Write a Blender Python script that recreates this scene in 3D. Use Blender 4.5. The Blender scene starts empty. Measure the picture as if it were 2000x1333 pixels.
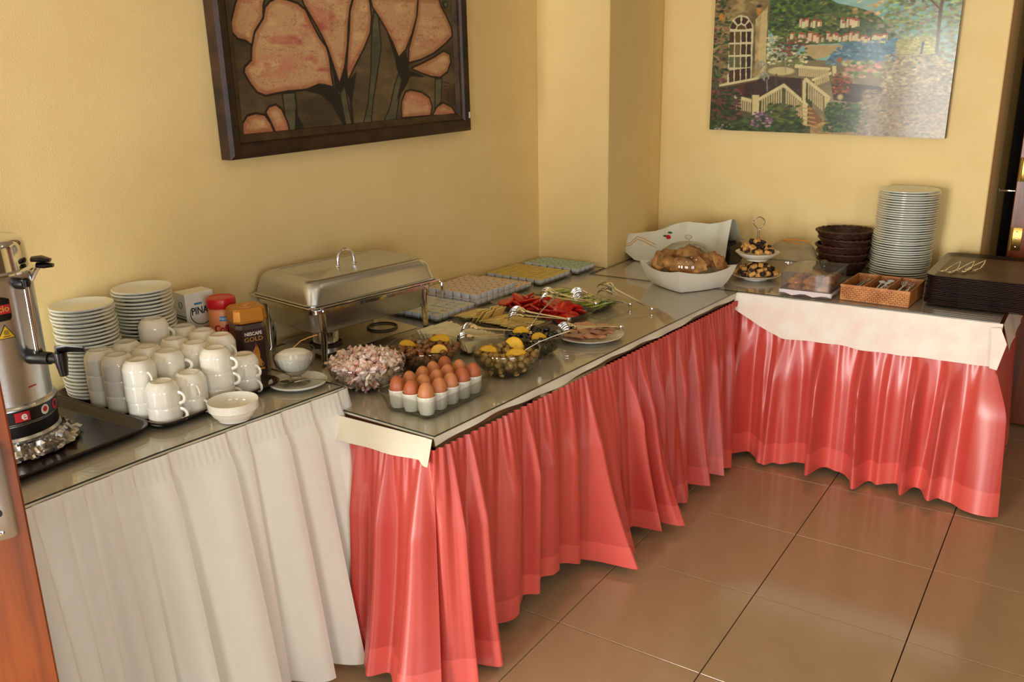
import bpy, bmesh, math, random
import numpy as np
from mathutils import Vector, Matrix, Euler, noise as mnoise
PI = math.pi
R = math.radians
random.seed(7)
rng = np.random.default_rng(7)
sc = bpy.context.scene
col = sc.collection

# ---------------------------------------------------------------- camera, light, exposure
cd = bpy.data.cameras.new('camera'); cam = bpy.data.objects.new('camera', cd); col.objects.link(cam)
cd.sensor_width = 36; cd.lens = 31.06; cd.clip_start = .02
cam.location = (1.1817, -1.9938, 1.5902); cam.rotation_euler = (1.2780, .0184, .5833)
sc.camera = cam
sc.view_settings.view_transform = 'Standard'; sc.view_settings.look = 'None'
sc.view_settings.gamma = 1; sc.view_settings.use_curve_mapping = False
sc.view_settings.exposure = .16
sc.cycles.use_denoising = True
sc.cycles.max_bounces = 8; sc.cycles.transparent_max_bounces = 24; sc.cycles.caustics_reflective = False; sc.cycles.caustics_refractive = False
sc.cycles.sample_clamp_indirect = 6
w = bpy.data.worlds.new('world'); sc.world = w; w.use_nodes = True
w.node_tree.nodes['Background'].inputs[0].default_value = (.75, .86, 1, 1)
w.node_tree.nodes['Background'].inputs[1].default_value = 1.0

def area(name, loc, rot, sx, sy, power, colour):
    l = bpy.data.lights.new(name, 'AREA'); l.shape = 'RECTANGLE'; l.size = sx; l.size_y = sy
    l.energy = power; l.color = colour
    o = bpy.data.objects.new(name, l); col.objects.link(o); o.location = loc; o.rotation_euler = rot
    return o
# daylight through the windows behind the camera (the openings are in wall_back and wall_right)
area('window_daylight', (-.45, -4.44, 1.05), (R(90), 0, 0), 1.5, 1.9, 200, (1.0, .985, .92))
area('window_daylight', (1.9, -4.44, 1.35), (R(90), 0, 0), 1.3, 1.5, 42, (1.0, .985, .92))
area('window_daylight', (3.74, -2.9, 1.3), (R(90), 0, R(90)), 1.6, 1.7, 48, (.95, .98, 1.0))
# small ceiling spots of the room
for sx_, sy_ in ((.6, -.9), (1.5, -.9), (.6, .6), (1.5, .6), (.6, -2.3), (1.5, -2.3)):
    l = bpy.data.lights.new('ceiling_spot_light', 'AREA'); l.shape = 'DISK'; l.size = .08; l.energy = 1.0; l.color = (1, .8, .52)
    o = bpy.data.objects.new('ceiling_spot_light', l); col.objects.link(o); o.location = (sx_, sy_, 2.66)

# ---------------------------------------------------------------- helpers
def s2l(c):
    return tuple((x / 12.92 if x <= .04045 else ((x + .055) / 1.055) ** 2.4) for x in c)
def rgb(r, g, b): return s2l((r / 255, g / 255, b / 255))

def mat(name, c, rough=.5, metal=0, var=None, vscale=20, bump=0, bscale=80, coat=0, sheen=0, spec=.5, trans=0, sss=0, aniso=0, stretch=None, attr=None):
    m = bpy.data.materials.new(name); m.use_nodes = True; nt = m.node_tree; b = nt.nodes['Principled BSDF']
    b.inputs['Base Color'].default_value = (*c, 1); b.inputs['Roughness'].default_value = rough
    b.inputs['Metallic'].default_value = metal; b.inputs['Coat Weight'].default_value = coat
    b.inputs['Coat Roughness'].default_value = .06
    b.inputs['Sheen Weight'].default_value = sheen; b.inputs['Specular IOR Level'].default_value = spec
    b.inputs['Transmission Weight'].default_value = trans
    b.inputs['Anisotropic'].default_value = aniso
    if sss:
        b.inputs['Subsurface Weight'].default_value = sss; b.inputs['Subsurface Radius'].default_value = (.01, .006, .004)
    tc = nt.nodes.new('ShaderNodeTexCoord'); mp = nt.nodes.new('ShaderNodeMapping')
    nt.links.new(tc.outputs['Object'], mp.inputs[0])
    if stretch: mp.inputs['Scale'].default_value = stretch
    if attr:
        a = nt.nodes.new('ShaderNodeAttribute'); a.attribute_name = attr
        nt.links.new(a.outputs['Color'], b.inputs['Base Color'])
    elif var:
        n = nt.nodes.new('ShaderNodeTexNoise'); n.inputs['Scale'].default_value = vscale; n.inputs['Detail'].default_value = 5
        nt.links.new(mp.outputs[0], n.inputs[0])
        rp = nt.nodes.new('ShaderNodeValToRGB'); rp.color_ramp.elements[0].position = .36; rp.color_ramp.elements[1].position = .64
        rp.color_ramp.elements[0].color = (*c, 1); rp.color_ramp.elements[1].color = (*var, 1)
        nt.links.new(n.outputs[0], rp.inputs[0]); nt.links.new(rp.outputs[0], b.inputs['Base Color'])
    if bump:
        n2 = nt.nodes.new('ShaderNodeTexNoise'); n2.inputs['Scale'].default_value = bscale; n2.inputs['Detail'].default_value = 4
        nt.links.new(mp.outputs[0], n2.inputs[0])
        bp = nt.nodes.new('ShaderNodeBump'); bp.inputs['Strength'].default_value = bump; bp.inputs['Distance'].default_value = .002
        nt.links.new(n2.outputs[0], bp.inputs['Height']); nt.links.new(bp.outputs[0], b.inputs['Normal'])
    return m

def glass_mat(name, tint=(.97, .985, .97), edge=.0, gloss=.04, body=0, bodycol=(.8, .85, .8), rim=.55):
    """thin clear glass or plastic: clear when seen straight on, mirror-like at grazing angles"""
    m = bpy.data.materials.new(name); m.use_nodes = True; nt = m.node_tree; nt.nodes.clear()
    out = nt.nodes.new('ShaderNodeOutputMaterial'); mx = nt.nodes.new('ShaderNodeMixShader')
    tr = nt.nodes.new('ShaderNodeBsdfTransparent'); tr.inputs[0].default_value = (*tint, 1)
    gl = nt.nodes.new('ShaderNodeBsdfGlossy'); gl.inputs['Roughness'].default_value = gloss
    ge = nt.nodes.new('ShaderNodeNewGeometry'); dt = nt.nodes.new('ShaderNodeVectorMath'); dt.operation = 'DOT_PRODUCT'
    nt.links.new(ge.outputs['Normal'], dt.inputs[0]); nt.links.new(ge.outputs['Incoming'], dt.inputs[1])
    def mth(op, a_, b_=None, clamp=False):
        q = nt.nodes.new('ShaderNodeMath'); q.operation = op; q.use_clamp = clamp
        for i_, v_ in enumerate((a_, b_)):
            if v_ is None: continue
            if isinstance(v_, (int, float)): q.inputs[i_].default_value = v_
            else: nt.links.new(v_, q.inputs[i_])
        return q.outputs[0]
    sch = mth('POWER', mth('SUBTRACT', 1.0, mth('ABSOLUTE', dt.outputs['Value'])), 5.0)     # Schlick's reflectance of a thin pane
    f = mth('ADD', mth('MULTIPLY', sch, .92), .045 + edge, True)
    nt.links.new(f, mx.inputs[0])
    tm = nt.nodes.new('ShaderNodeMix'); tm.data_type = 'RGBA'; tm.inputs[6].default_value = (*tint, 1); tm.inputs[7].default_value = (*[c_ * rim for c_ in tint], 1)
    nt.links.new(mth('POWER', mth('SUBTRACT', 1.0, mth('ABSOLUTE', dt.outputs['Value'])), 1.7), tm.inputs[0]); nt.links.new(tm.outputs[2], tr.inputs[0])
    base = tr.outputs[0]
    if body:
        df = nt.nodes.new('ShaderNodeBsdfDiffuse'); df.inputs[0].default_value = (*bodycol, 1)
        m2 = nt.nodes.new('ShaderNodeMixShader'); m2.inputs[0].default_value = body
        nt.links.new(tr.outputs[0], m2.inputs[1]); nt.links.new(df.outputs[0], m2.inputs[2]); base = m2.outputs[0]
    nt.links.new(base, mx.inputs[1]); nt.links.new(gl.outputs[0], mx.inputs[2]); nt.links.new(mx.outputs[0], out.inputs[0])
    return m

class MB:
    """collects lofts, tubes and boxes and links them as ONE mesh object"""
    def __init__(s): s.v = []; s.f = []; s.mi = []; s.cur = 0
    def add(s, vs, fs, M=None):
        b = len(s.v)
        if M is not None: vs = [tuple(M @ Vector(v)) for v in vs]
        s.v += [tuple(v) for v in vs]; s.f += [tuple(i + b for i in f) for f in fs]; s.mi += [s.cur] * len(fs)
        return s
    def loft(s, loops, cap0=True, cap1=True, closed=True, M=None, ring=False):
        n = len(loops[0]); vs = [p for l in loops for p in l]; fs = []
        m = len(loops)
        for k in range(m if ring else m - 1):
            a = k * n; b = ((k + 1) % m) * n
            for i in range(n if closed else n - 1):
                j = (i + 1) % n
                fs.append((a + i, a + j, b + j, b + i))
        if not ring:
            if cap0: fs.append(tuple(reversed(range(n))))
            if cap1: fs.append(tuple((m - 1) * n + i for i in range(n)))
        return s.add(vs, fs, M)
    def lathe(s, prof, seg=32, M=None, cap0=True, cap1=True, sx=1, sy=1, wob=None):
        loops = []
        for r, z in prof:
            loops.append([(r * sx * math.cos(2 * PI * i / seg) * (wob(i / seg) if wob else 1), r * sy * math.sin(2 * PI * i / seg) * (wob(i / seg) if wob else 1), z) for i in range(seg)])
        return s.loft(loops, cap0, cap1, True, M)
    def box(s, x0, x1, y0, y1, z0, z1, M=None, bev=0):
        if bev:
            b = min(bev, (x1 - x0) / 2.01, (y1 - y0) / 2.01, (z1 - z0) / 2.01)
            L = lambda i, z: [(x0 + i, y0 + b, z), (x0 + b, y0 + i, z), (x1 - b, y0 + i, z), (x1 - i, y0 + b, z), (x1 - i, y1 - b, z), (x1 - b, y1 - i, z), (x0 + b, y1 - i, z), (x0 + i, y1 - b, z)]
            I = lambda z: [(x0 + b, y0 + b, z), (x0 + b, y0 + b, z), (x1 - b, y0 + b, z), (x1 - b, y0 + b, z), (x1 - b, y1 - b, z), (x1 - b, y1 - b, z), (x0 + b, y1 - b, z), (x0 + b, y1 - b, z)]
            return s.loft([L(b * .6, z0), L(0, z0 + b), L(0, z1 - b), L(b * .6, z1)], M=M)
        vs = [(x, y, z) for z in (z0, z1) for x, y in ((x0, y0), (x1, y0), (x1, y1), (x0, y1))]
        return s.add(vs, [(3, 2, 1, 0), (4, 5, 6, 7), (0, 1, 5, 4), (1, 2, 6, 5), (2, 3, 7, 6), (3, 0, 4, 7)], M)
    def rr(s, levels, n=6, M=None, cap0=True, cap1=True):
        """levels: (half width x, half depth y, corner radius, z)"""
        return s.loft([rrect(*l, n=n) for l in levels], cap0, cap1, True, M)
    def tube(s, pts, r, seg=8, M=None, closed=False, flat=1.0, up=(0, 0, 1)):
        pts = [Vector(p) for p in pts]; loops = []; N = len(pts)
        rs = r if isinstance(r, (list, tuple)) else [r] * N
        prev = None
        for i, p in enumerate(pts):
            if closed: t = pts[(i + 1) % N] - pts[i - 1]
            else: t = pts[min(i + 1, N - 1)] - pts[max(i - 1, 0)]
            t.normalize()
            if prev is None:
                u = Vector(up); u = u - t * u.dot(t)
                if u.length < 1e-3: u = Vector((1, 0, 0)); u = u - t * u.dot(t)
            else:
                u = prev - t * prev.dot(t)
            u.normalize(); prev = u; v = t.cross(u)
            rr_ = rs[i]
            if isinstance(rr_, (int, float)): rr_ = (rr_, rr_ * flat)
            loops.append([tuple(p + v * math.cos(2 * PI * k / seg) * rr_[0] + u * math.sin(2 * PI * k / seg) * rr_[1]) for k in range(seg)])
        return s.loft(loops, True, True, True, M, ring=closed)
    def grid(s, P, M=None, flip=False):
        m = len(P); n = len(P[0]); fs = []
        for i in range(m - 1):
            for j in range(n - 1):
                f = (i * n + j, i * n + j + 1, (i + 1) * n + j + 1, (i + 1) * n + j)
                fs.append(f[::-1] if flip else f)
        return s.add([p for r_ in P for p in r_], fs, M)
    def mesh(s, name, mats, smooth=35, fix=True):
        me = bpy.data.meshes.new(name); me.from_pydata(s.v, [], s.f)
        mats = mats if isinstance(mats, (list, tuple)) else [mats]
        for m in mats: me.materials.append(m)
        if any(s.mi): me.polygons.foreach_set('material_index', s.mi)
        if fix:
            bm = bmesh.new(); bm.from_mesh(me); bmesh.ops.recalc_face_normals(bm, faces=bm.faces); bm.to_mesh(me); bm.free()
        if smooth:
            me.polygons.foreach_set('use_smooth', [True] * len(me.polygons)); me.set_sharp_from_angle(angle=R(smooth))
        return me
    def build(s, name, mats, parent=None, smooth=35, loc=None, rot=None, fix=True):
        o = bpy.data.objects.new(name, s.mesh(name, mats, smooth, fix)); col.objects.link(o)
        if parent is not None: o.parent = parent
        if loc is not None: o.location = loc
        if rot is not None: o.rotation_euler = rot
        return o

def rrect(hx, hy, r, z, n=6):
    r = max(min(r, hx * .999, hy * .999), 1e-4); out = []
    for cx, cy, a0 in ((hx - r, hy - r, 0), (-hx + r, hy - r, 90), (-hx + r, -hy + r, 180), (hx - r, -hy + r, 270)):
        for i in range(n + 1):
            a = R(a0 + 90 * i / n); out.append((cx + r * math.cos(a), cy + r * math.sin(a), z))
    return out
def empty(name, loc=(0, 0, 0), rz=0):
    o = bpy.data.objects.new(name, None); col.objects.link(o); o.location = loc; o.rotation_euler = (0, 0, rz); o.empty_display_size = .05
    return o
def tag(o, label, cat, group=None):
    o['label'] = label; o['category'] = cat
    if group: o['group'] = group
    elif 'group' in o: del o['group']
    return o
def struct(o): o['kind'] = 'structure'; return o
def kids(o): return [c for c in o.children]
def dup(o, loc=None, rot=None, parent=None, mats=None):
    def cp(a, par):
        c = a.copy(); col.objects.link(c); c.parent = par
        for ch in tree.get(a.name, []): cp(ch, c)
        return c
    tree = {}
    def walk(a):
        tree[a.name] = ch = [x for x in childmap(a)]
        for x in ch: walk(x)
    walk(o)
    c = cp(o, parent)
    if loc is not None: c.location = loc
    if rot is not None: c.rotation_euler = rot
    return c
def childmap(a): return list(a.children)
ORD = ['topmost', 'second', 'third', 'fourth', 'fifth', 'sixth', 'seventh', 'eighth', 'ninth', 'tenth', 'eleventh', 'twelfth', 'thirteenth', 'fourteenth', 'fifteenth', 'sixteenth', 'seventeenth', 'eighteenth', 'nineteenth', 'twentieth']
def ordn(i):
    if i < 20: return ORD[i]
    return {2: 'twenty-', 3: 'thirty-', 4: 'forty-'}[(i + 1) // 10] + ['tieth', 'first', 'second', 'third', 'fourth', 'fifth', 'sixth', 'seventh', 'eighth', 'ninth'][(i + 1) % 10] if (i + 1) % 10 else {30: 'thirtieth', 40: 'fortieth'}.get(i + 1, 'last')
ROWN = {1: ['only row'], 2: ['front row', 'back row'], 3: ['front row', 'middle row', 'back row']}
NTH = ['first', 'second', 'third', 'fourth', 'fifth', 'sixth', 'seventh', 'eighth', 'ninth', 'tenth', 'eleventh', 'twelfth', 'thirteenth', 'fourteenth', 'fifteenth', 'sixteenth', 'seventeenth', 'eighteenth', 'nineteenth', 'twentieth']

def text(body, size, M, material, parent, name='lettering', extrude=.0003, sx=1, warp=None, bold=0, shear=0, align='CENTER'):
    """flat raised lettering: built in the xy plane, then carried to M"""
    cu = bpy.data.curves.new(name, 'FONT'); cu.body = body; cu.size = size; cu.align_x = align; cu.align_y = 'CENTER'
    cu.extrude = extrude; cu.offset = bold; cu.shear = shear; cu.resolution_u = 3
    t = bpy.data.objects.new(name, cu); col.objects.link(t)
    bpy.context.view_layer.update()
    me = bpy.data.meshes.new_from_object(t.evaluated_get(bpy.context.evaluated_depsgraph_get()))
    bpy.data.objects.remove(t)
    for v in me.vertices:
        p = Vector((v.co.x * sx, v.co.y, v.co.z))
        v.co = warp(p) if warp else M @ p
    me.materials.clear(); me.materials.append(material)
    o = bpy.data.objects.new(name, me); col.objects.link(o); o.parent = parent
    return o
def frame(origin, xdir, ydir):
    x = Vector(xdir).normalized(); y = Vector(ydir).normalized(); z = x.cross(y)
    M = Matrix((x, y, z)).transposed().to_4x4(); M.translation = Vector(origin); return M

# ---------------------------------------------------------------- materials
m_wall = mat('painted_wallpaper', rgb(243, 217, 154), .75, var=rgb(240, 212, 148), vscale=6, bump=.2, bscale=320)
m_wall2 = mat('brown_plaster', rgb(112, 94, 72), .8, bump=.1)
m_ceil = mat('ceiling_paint', rgb(176, 166, 146), .8, bump=.1)
m_tile = mat('floor_tile_ceramic', rgb(174, 146, 112), .11, var=rgb(170, 142, 108), vscale=9, bump=.03, bscale=400)
m_grout = mat('tile_grout', rgb(58, 42, 30), .9, bump=.3)
m_cloth = mat('white_tablecloth', rgb(232, 226, 205), .85, var=rgb(222, 214, 192), vscale=5, bump=.4, bscale=700, sheen=.1)
m_pinkcloth = mat('white_nonwoven_cloth', rgb(240, 234, 222), .85, var=rgb(240, 222, 210), vscale=16, bump=.4, bscale=500, sheen=.1)
m_white_skirt = mat('cream_skirt_cotton', rgb(240, 238, 228), .5, var=rgb(236, 233, 222), vscale=4, bump=.25, bscale=600, sheen=.3)
def satin(name, c, c2):
    m = mat(name, c, .36, var=c2, vscale=3, sheen=.1, spec=1.0)
    nt = m.node_tree; b = nt.nodes['Principled BSDF']
    tc = nt.nodes.new('ShaderNodeTexCoord'); mp = nt.nodes.new('ShaderNodeMapping'); mp.inputs['Scale'].default_value = (60, 60, 700)
    nz = nt.nodes.new('ShaderNodeTexNoise'); nz.inputs['Scale'].default_value = 1; nz.inputs['Detail'].default_value = 2
    bp = nt.nodes.new('ShaderNodeBump'); bp.inputs['Strength'].default_value = .14; bp.inputs['Distance'].default_value = .0012
    nt.links.new(tc.outputs['Object'], mp.inputs[0]); nt.links.new(mp.outputs[0], nz.inputs[0]); nt.links.new(nz.outputs[0], bp.inputs['Height']); nt.links.new(bp.outputs[0], b.inputs['Normal'])
    b.inputs['Sheen Tint'].default_value = (1, .6, .5, 1)
    return m
m_coral = satin('coral_satin', rgb(206, 76, 66), rgb(198, 67, 58))
m_hem = satin('coral_satin_hem', rgb(224, 92, 82), rgb(218, 86, 76))
m_wood = mat('table_board', rgb(120, 80, 48), .6, var=rgb(100, 64, 38), vscale=3, stretch=(1, 8, 8))
m_darkwood = mat('dark_stained_wood', rgb(62, 34, 20), .45, var=rgb(44, 24, 14), vscale=3, stretch=(12, 12, 1), bump=.2)
m_pine = mat('varnished_pine', rgb(146, 70, 22), .3, var=rgb(98, 42, 12), vscale=2.2, stretch=(14, 14, 1.1), bump=.1, coat=.5)
m_porc = mat('white_porcelain', rgb(236, 232, 218), .12, coat=.5, spec=.6)
m_porc2 = mat('grey_white_porcelain', rgb(222, 224, 212), .14, coat=.5, spec=.6)
m_foot = mat('unglazed_foot_ring', rgb(196, 184, 150), .6)
m_steel = mat('brushed_steel', rgb(208, 210, 212), .24, 1, bump=.12, bscale=90, stretch=(1, 1, 14))
m_steel_d = mat('satin_steel_lid', rgb(206, 210, 216), .27, 1, bump=.03, bscale=50)
m_chrome = mat('polished_steel', rgb(226, 226, 226), .09, 1)
m_foil = mat('crumpled_foil', rgb(190, 186, 178), .26, 1)
m_black = mat('black_plastic', rgb(16, 14, 14), .3)
m_tray = mat('dark_brown_tray', rgb(44, 30, 27), .22, var=rgb(36, 24, 22), vscale=30, bump=.1, bscale=300)
m_traytop = mat('worn_tray_top', rgb(116, 96, 70), .42, var=rgb(96, 78, 56), vscale=7, bump=.2, bscale=300)
m_rattan = mat('dark_rattan', rgb(74, 38, 24), .45, var=rgb(44, 22, 14), vscale=60)
m_wicker = mat('light_wicker', rgb(200, 134, 72), .5, var=rgb(166, 100, 48), vscale=30)
m_glass = glass_mat('clear_glass', (.965, .975, .96), edge=.045)
m_sheet = glass_mat('glass_sheet', (.99, .985, .975), edge=.03, gloss=.04, rim=.97)
m_edge = mat('glass_sheet_edge', rgb(58, 62, 50), .2)
m_plastic = glass_mat('clear_plastic', (.95, .94, .9), gloss=.08, body=.10, bodycol=(.75, .72, .66))
m_egg = mat('brown_eggshell', rgb(206, 136, 88), .42, var=rgb(194, 120, 74), vscale=12, bump=.08, bscale=500, sss=.05)
m_egg2 = mat('dark_brown_eggshell', rgb(186, 104, 64), .42, var=rgb(176, 92, 56), vscale=12, bump=.08, bscale=500, sss=.05)
m_red = mat('red_lid_plastic', rgb(196, 22, 28), .3)
m_gold = mat('gold_lid_plastic', rgb(186, 120, 34), .35, .35)
m_peach = mat('jar_label_peach', rgb(226, 142, 92), .45, var=rgb(232, 160, 112), vscale=8)
m_paper = mat('white_card', rgb(228, 226, 212), .55)
m_green = mat('carton_green', rgb(40, 92, 44), .5)
m_blue = mat('carton_blue', rgb(60, 130, 180), .5)
m_ink = mat('dark_print', rgb(30, 44, 34), .5)
m_grey = mat('carton_grey_print', rgb(96, 98, 88), .5)
m_redink = mat('red_print', rgb(190, 30, 40), .45)
m_whiteink = mat('white_print', rgb(232, 226, 214), .45)
m_goldink = mat('gold_print', rgb(206, 150, 70), .4)
m_coffee = mat('coffee_granules', rgb(58, 32, 22), .4, var=rgb(38, 20, 14), vscale=300, bump=.6, bscale=400, coat=.8)
m_coffeelab = mat('dark_coffee_label', rgb(52, 26, 18), .35)
m_flame = mat('amber_print', rgb(214, 140, 30), .4, var=rgb(120, 50, 14), vscale=30)
m_sugar = mat('white_sugar', rgb(238, 234, 226), .8, bump=.8, bscale=900)
m_brass = mat('brass', rgb(196, 160, 82), .3, 1)
m_yellow = mat('warning_yellow', rgb(220, 176, 30), .5)
m_ol_b = mat('brown_olive', rgb(158, 106, 52), .16, var=rgb(112, 62, 34), vscale=60, coat=.6)
m_ol_g = mat('olive_green', rgb(176, 146, 74), .18, var=rgb(150, 112, 52), vscale=60, coat=.5)
m_ol_k = mat('black_olive', rgb(22, 17, 20), .3, coat=.3)
m_brine = mat('oily_brine', rgb(140, 98, 40), .1, trans=.0, coat=1)
m_lemon = mat('lemon_flesh', rgb(236, 196, 74), .3, var=rgb(226, 178, 52), vscale=80, sss=.1)
m_rind = mat('lemon_rind', rgb(232, 172, 26), .35)
m_chz = mat('white_cheese', rgb(240, 232, 196), .5, var=rgb(234, 224, 182), vscale=40, bump=.2, bscale=200, sss=.15)
m_chz2 = mat('yellow_cheese', rgb(250, 226, 150), .42, var=rgb(246, 218, 136), vscale=20, bump=.1, sss=.15)
m_tom = mat('tomato_flesh', rgb(206, 34, 22), .2, var=rgb(226, 70, 46), vscale=50, coat=.5, sss=.1)
m_tomskin = mat('tomato_skin', rgb(190, 22, 14), .15, coat=.5)
m_cuc = mat('cucumber_flesh', rgb(210, 208, 116), .25, var=rgb(190, 198, 92), vscale=60, coat=.4, sss=.1)
m_cucskin = mat('cucumber_skin', rgb(166, 182, 84), .3)
m_ham = mat('pink_ham', rgb(226, 168, 142), .35, var=rgb(212, 148, 124), vscale=50, coat=.2, sss=.1)
m_pot = mat('portion_tub', rgb(232, 236, 244), .3)
m_foil_s = mat('silver_foil_lid', rgb(222, 228, 222), .34, .25, bump=.3, bscale=200)
m_foil_p = mat('pink_foil_lid', rgb(236, 216, 198), .4, .1, bump=.3, bscale=200)
m_foil_y = mat('yellow_foil_lid', rgb(218, 196, 98), .4, .2, bump=.3, bscale=200)
m_foil_t = mat('teal_foil_lid', rgb(176, 210, 196), .4, .2, bump=.3, bscale=200)
m_cherry = mat('brown_fruit_print', rgb(150, 66, 44), .5)
m_bread = mat('bread_crust', rgb(198, 146, 84), .85, var=rgb(140, 86, 42), vscale=22, bump=1, bscale=70)
m_cake = mat('marble_cake_light', rgb(222, 170, 96), .8, var=rgb(210, 150, 74), vscale=60, bump=.7, bscale=150)
m_cakedk = mat('marble_cake_dark', rgb(48, 24, 20), .7, bump=.7, bscale=150)
m_pastry = mat('glazed_pastry', rgb(206, 140, 70), .5, var=rgb(140, 76, 32), vscale=40, bump=.9, bscale=60, coat=.3)
m_towel = mat('towel_white', rgb(222, 222, 204), .9, bump=.5, bscale=400, sheen=.2)
m_orange = mat('orange_print', rgb(214, 150, 52), .7)
m_doily = mat('lilac_white_paper', rgb(222, 208, 212), .8)
m_orangepl = mat('orange_plastic', rgb(220, 140, 44), .4)
m_frame = mat('dark_carved_frame', rgb(30, 16, 10), .42, var=rgb(60, 34, 17), vscale=14, bump=.8, bscale=60)
m_frame2 = mat('bronze_inner_moulding', rgb(74, 52, 26), .45, var=rgb(48, 30, 16), vscale=18, bump=.6, bscale=80)
m_candyA = mat('candy_wrapper_white', rgb(248, 244, 238), .3, var=rgb(238, 196, 182), vscale=75, coat=.5)
m_candyB = mat('candy_wrapper_red_print', rgb(222, 132, 112), .3, var=rgb(238, 230, 222), vscale=85, coat=.5)
m_candyC = mat('candy_wrapper_cream', rgb(236, 226, 210), .3, var=rgb(214, 176, 140), vscale=60, coat=.5)
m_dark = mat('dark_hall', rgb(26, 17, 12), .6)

# ---------------------------------------------------------------- the room
def W1(y): return -1.069 - (1.63 - y) * .018       # the long wall runs about one degree off the tiling
CEIL = 2.7
mb = MB(); mb.box(-3.2, 4.0, -4.7, 4.2, -.12, -.011)
floor = struct(mb.build('floor', m_grout, smooth=0))
TS = .45
mb = MB(); mb.box(.0014, TS - .0014, .0014, TS - .0014, -.011, 0, bev=.0014)
tme = mb.mesh('tile', m_tile, smooth=0)
for i in range(-3, 6):
    for j in range(-5, 7):
        o = bpy.data.objects.new('tile', tme); col.objects.link(o); o.parent = floor
        o.location = (i * TS, j * TS, random.uniform(-.0003, .0003)); o.rotation_euler = (random.uniform(-.0006, .0006), random.uniform(-.0006, .0006), 0)
mb = MB()
for (x0, x1, y0, y1) in ((2.7, 4.0, -4.7, 4.2), (-3.2, 2.7, -4.7, -2.25), (-3.2, -1.35, -2.25, 4.2), (-1.35, 2.7, 3.15, 4.2)):
    mb.box(x0, x1, y0, y1, -.011, -.0005)
tf = mb.build('tile_field', m_tile, floor, smooth=0); tf['kind'] = 'stuff'
mb = MB(); mb.box(-3.2, 4.0, -4.7, 4.2, CEIL, CEIL + .1)
struct(mb.build('ceiling', m_ceil, smooth=0))
mb = MB(); ya, yb = -2.0, 1.63
mb.add([(W1(ya), ya, 0), (W1(yb), yb, 0), (-1.25, yb, 0), (-1.25, ya, 0), (W1(ya), ya, CEIL), (W1(yb), yb, CEIL), (-1.25, yb, CEIL), (-1.25, ya, CEIL)],
       [(0, 1, 2, 3), (7, 6, 5, 4), (0, 4, 5, 1), (1, 5, 6, 2), (2, 6, 7, 3), (3, 7, 4, 0)])
struct(mb.build('wall_left', m_wall, smooth=0))
mb = MB(); mb.box(-1.25, -.698, 1.63, 2.35, 0, CEIL, bev=.004); struct(mb.build('wall_column', m_wall, smooth=0))
mb = MB(); mb.box(-.698, .79, 2.19, 3.0, 0, CEIL, bev=.004); struct(mb.build('wall_far', m_wall, smooth=0))
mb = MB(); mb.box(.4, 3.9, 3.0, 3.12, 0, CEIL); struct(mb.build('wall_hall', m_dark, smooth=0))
mb = MB(); mb.box(1.9, 3.9, 2.19, 3.0, 0, CEIL); struct(mb.build('wall_beside_hall', m_wall, smooth=0))
def holed(name, axis, c0, c1, a0, a1, hs):
    mb = MB()
    def bx(u0, u1, z0, z1):
        if axis == 'x': mb.box(c0, c1, u0, u1, z0, z1)
        else: mb.box(u0, u1, c0, c1, z0, z1)
    u = a0
    for (h0, h1, z0, z1) in hs:
        bx(u, h0, 0, CEIL); bx(h0, h1, 0, z0); bx(h0, h1, z1, CEIL); u = h1
    bx(u, a1, 0, CEIL)
    return struct(mb.build(name, m_wall2, smooth=0))
holed('wall_back', 'y', -4.7, -4.5, -3.2, 4.0, [(-1.2, .3, .08, 2.05), (1.25, 2.55, .6, 2.1)])
holed('wall_right', 'x', 3.8, 4.0, -4.5, 3.12, [(-3.7, -2.1, .4, 2.15)])
mb = MB(); mb.box(-3.2, -3.0, -4.5, -2.0, 0, CEIL); mb.box(-3.0, -1.25, -2.0, -1.9, 0, CEIL); struct(mb.build('wall_entry', m_wall, smooth=0))
def window(name, x0, x1, z0, z1, y=None, x=None):
    mb = MB()
    def bx(u0, u1, a, b):
        if y is not None: mb.box(u0, u1, y - .03, y + .03, a, b)
        else: mb.box(x - .03, x + .03, u0, u1, a, b)
    bx(x0, x0 + .05, z0, z1); bx(x1 - .05, x1, z0, z1); bx(x0, x1, z0, z0 + .05); bx(x0, x1, z1 - .05, z1); c = (x0 + x1) / 2; bx(c - .03, c + .03, z0, z1)
    struct(mb.build(name, m_paper, smooth=0))
window('window_1', -1.2, .3, .08, 2.05, y=-4.6); window('window_2', 1.25, 2.55, .6, 2.1, y=-4.6); window('window_3', -3.7, -2.1, .4, 2.15, x=3.9)
# ceiling fittings of the small spots
for k, (sx_, sy_) in enumerate(((.6, -.9), (1.5, -.9), (.6, .6), (1.5, .6), (.6, -2.3), (1.5, -2.3))):
    mb = MB(); mb.lathe([(.075, 2.675), (.075, 2.7)], 20); mb.lathe([(.05, 2.668), (.075, 2.668), (.075, 2.68), (.05, 2.68)], 20)
    o = mb.build('ceiling_spot', m_paper, loc=(sx_, sy_, 0)); tag(o, 'round recessed ceiling spot above the room, out of the picture', 'lamp', 'ceiling spots')
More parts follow.
